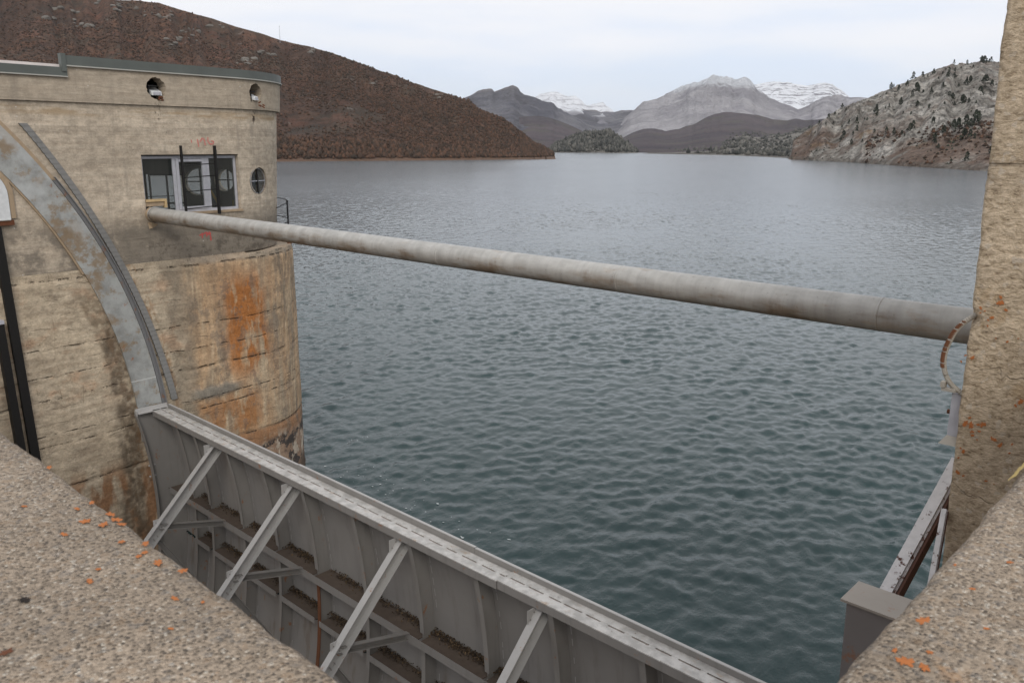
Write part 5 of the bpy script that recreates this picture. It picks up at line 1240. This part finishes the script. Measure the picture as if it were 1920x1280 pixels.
# ------------------------------------------------------------------ parapet (L-shaped) and deck
def parapet():
    base = empty('parapet', (-.25, .1, -1.5))
    ZT, r = -.5, .022
    def top_piece(nm, prof_pts, along, axis, seed):
        # profile in (across, z), swept along the axis with fine relief
        P = np.array(prof_pts); A_, K_ = np.meshgrid(along, np.arange(len(P)), indexing='ij')
        ac = P[K_, 0]; z = P[K_, 1]
        n = fbm(A_ * 9, ac * 9 + z * 9, oct=4, seed=seed) * .0035 + fbm(A_ * 45, ac * 45 + z * 45, oct=3, seed=seed + 1) * .0014
        e = fbm(A_ * 14, A_ * 0, oct=4, seed=seed + 2) * .004
        ac2 = ac + e * (np.abs(z - ZT) < .05) * (ac > ac.mean() if axis == 'x' else ac < ac.mean()); z2 = z + n
        if axis == 'x': co = np.stack([A_, ac2, z2], -1)
        else: co = np.stack([ac2, A_, z2], -1)
        f = grid_faces(*A_.shape)
        if axis == 'y': f = f[:, ::-1].copy()
        me = npmesh(nm, co.reshape(-1, 3), f); o = link(nm, me, M['parapet'], base, None, True); o.location = (.25, -.1, 1.5); return o
    q = [(0.0 - .02, -1.5), (-.02, ZT - r)] + [(-.02 + r - r * math.cos(t), ZT - r + r * math.sin(t)) for t in np.linspace(0.2, math.pi / 2, 4)]
    q += [(y, ZT) for y in np.arange(.01, .375, .0075)] + [(.403 - r + r * math.sin(t), ZT - r + r * math.cos(t)) for t in np.linspace(0, math.pi / 2, 7)]
    q += [(.403, z) for z in np.linspace(ZT - .06, -2.0, 12)]
    al = np.concatenate([np.arange(-17.6, -2.2, .4), np.arange(-2.2, -.247, .0075)])
    top_piece('front_coping', q, al, 'x', 61)
    q = [(-.253, z) for z in np.linspace(-2.0, ZT - .06, 12)] + [(-.253 + r - r * math.cos(t), ZT - r + r * math.sin(t)) for t in np.linspace(0, math.pi / 2, 7)]
    q += [(x, ZT) for x in np.arange(-.222, .24, .0075)] + [(.26, ZT - r), (.26, -1.5)]
    al = np.concatenate([np.arange(-.02, 1.9, .0075), np.arange(1.9, 4.97, .25)])
    top_piece('side_coping', q, al, 'y', 71)
    props(base, 'coarse exposed-aggregate concrete parapet running round the near corner with orange lichen', 'parapet'); return base
par = parapet(); PLOC = (.25, -.1, 1.5)
PL = [(-1.125, 0.359, 1.3), (-1.097, 0.372, 1.2), (-1.18, 0.388, 0.9), (-1.174, 0.366, 0.8), (-1.365, 0.393, 1.0), (-1.104, 0.325, 0.9), (-1.029, 0.368, 0.8), (-0.942, 0.376, 1.2), (-1.002, 0.387, 1.0), (-0.975, 0.367, 0.8), (-0.979, 0.376, 0.8), (-1.122, 0.391, 1.2), (-1.099, 0.390, 1.3), (-1.08, 0.389, 1.0), (-0.956, 0.302, 0.9), (-0.848, 0.353, 0.8), (-0.978, 0.32, 0.6), (-0.901, 0.388, 1.0), (-1.236, 0.318, 0.7), (-0.818, 0.371, 0.5), (-0.793, 0.323, 0.5)]
PR = [(-0.221, 0.89, 1.5), (-0.21, 0.8, 1.7), (-0.193, 0.803, 1.2), (-0.201, 0.999, 0.7), (-0.186, 1.1, 0.8), (-0.197, 0.833, 0.7), (-0.224, 0.812, 0.7), (-0.233, 1.046, 0.5), (-0.167, 0.92, 0.6)]
for i, (x, y, s) in enumerate(PL): blot('lichen_patch', x, y, .0062 * s, 'z', -.4985, M['lichen'], par, PLOC, 500 + i, 1.25, .8)
for i, (x, y, s) in enumerate(PR): blot('lichen_patch', x, y, .0052 * s, 'z', -.4985, M['lichen'], par, PLOC, 600 + i, .9, 1.3)
blot('drill_hole', -.966, .236, .0075, 'z', -.4985, M['hole'], par, PLOC, 700); blot('rust_spot', -.872, .19, .007, 'z', -.4985, M['rust'], par, PLOC, 701)
yl = blot('yellow_lichen_streak', -.252, 1.45, .02, 'z', -.4985, M['ylichen'], par, PLOC, 702, .2, 2.8)
props(B().box(-17.6, 3, -3.5, .38, -2.2, -1.52).obj('bridge_deck', M['concrete']), kind='structure')
props(B().box(-.24, 3, .382, 4.9, -2.2, -1.52).obj('side_deck', M['concrete']), kind='structure')

# foam specks on the water by the pier
def foam():
    b = B(); r = random.Random(5)
    cl = [(-17.4, 12.3, 1.2), (-16.4, 12.5, 1.), (-15.2, 12.3, .8), (-14.2, 12.0, .8), (-12.6, 12.1, .7), (-10., 10.6, .8), (-19.5, 14., .8)]
    for k in range(75):
        cx, cy, sp = r.choice(cl); x, y = cx + r.gauss(0, .55) * sp, cy + r.gauss(0, .35) * sp
        if y < 8.1: continue
        s_ = abs(r.gauss(0, .016)) + .008; n = 7
        h = LAKE_CO[np.argmin((LAKE_CO[:, 0] - x) ** 2 + (LAKE_CO[:, 1] - y) ** 2), 2]
        b.add([(x + s_ * r.uniform(.5, 1.6) * math.cos(i * 6.28 / n), y + s_ * r.uniform(.4, .9) * math.sin(i * 6.28 / n), WATER + h + .012) for i in range(n)], [tuple(range(n))])
    props(b.obj('foam_flecks', M['foam']), kind='stuff', label='white foam flecks floating beside the gate')
foam()
# ------------------------------------------------------------------ haze
def haze():
    m = bpy.data.materials.new('haze'); m.use_nodes = True; nt = m.node_tree; nt.nodes.clear()
    o = nt.nodes.new('ShaderNodeOutputMaterial'); v = nt.nodes.new('ShaderNodeVolumePrincipled')
    v.inputs['Color'].default_value = (.97, .985, 1.0, 1); v.inputs['Density'].default_value = .00005; v.inputs['Anisotropy'].default_value = .2
    nt.links.new(v.outputs[0], o.inputs['Volume'])
    b = B().box(-9200, 9200, -9200, 9200, WATER - 15, 560); h = b.obj('haze', m); props(h, kind='stuff', label='pale blue air haze over the lake and mountains')
haze()
SC.cycles.volume_bounces = 1; SC.cycles.max_bounces = 8; SC.cycles.diffuse_bounces = 3
SC.cycles.volume_step_rate = 10; SC.cycles.volume_max_steps = 32
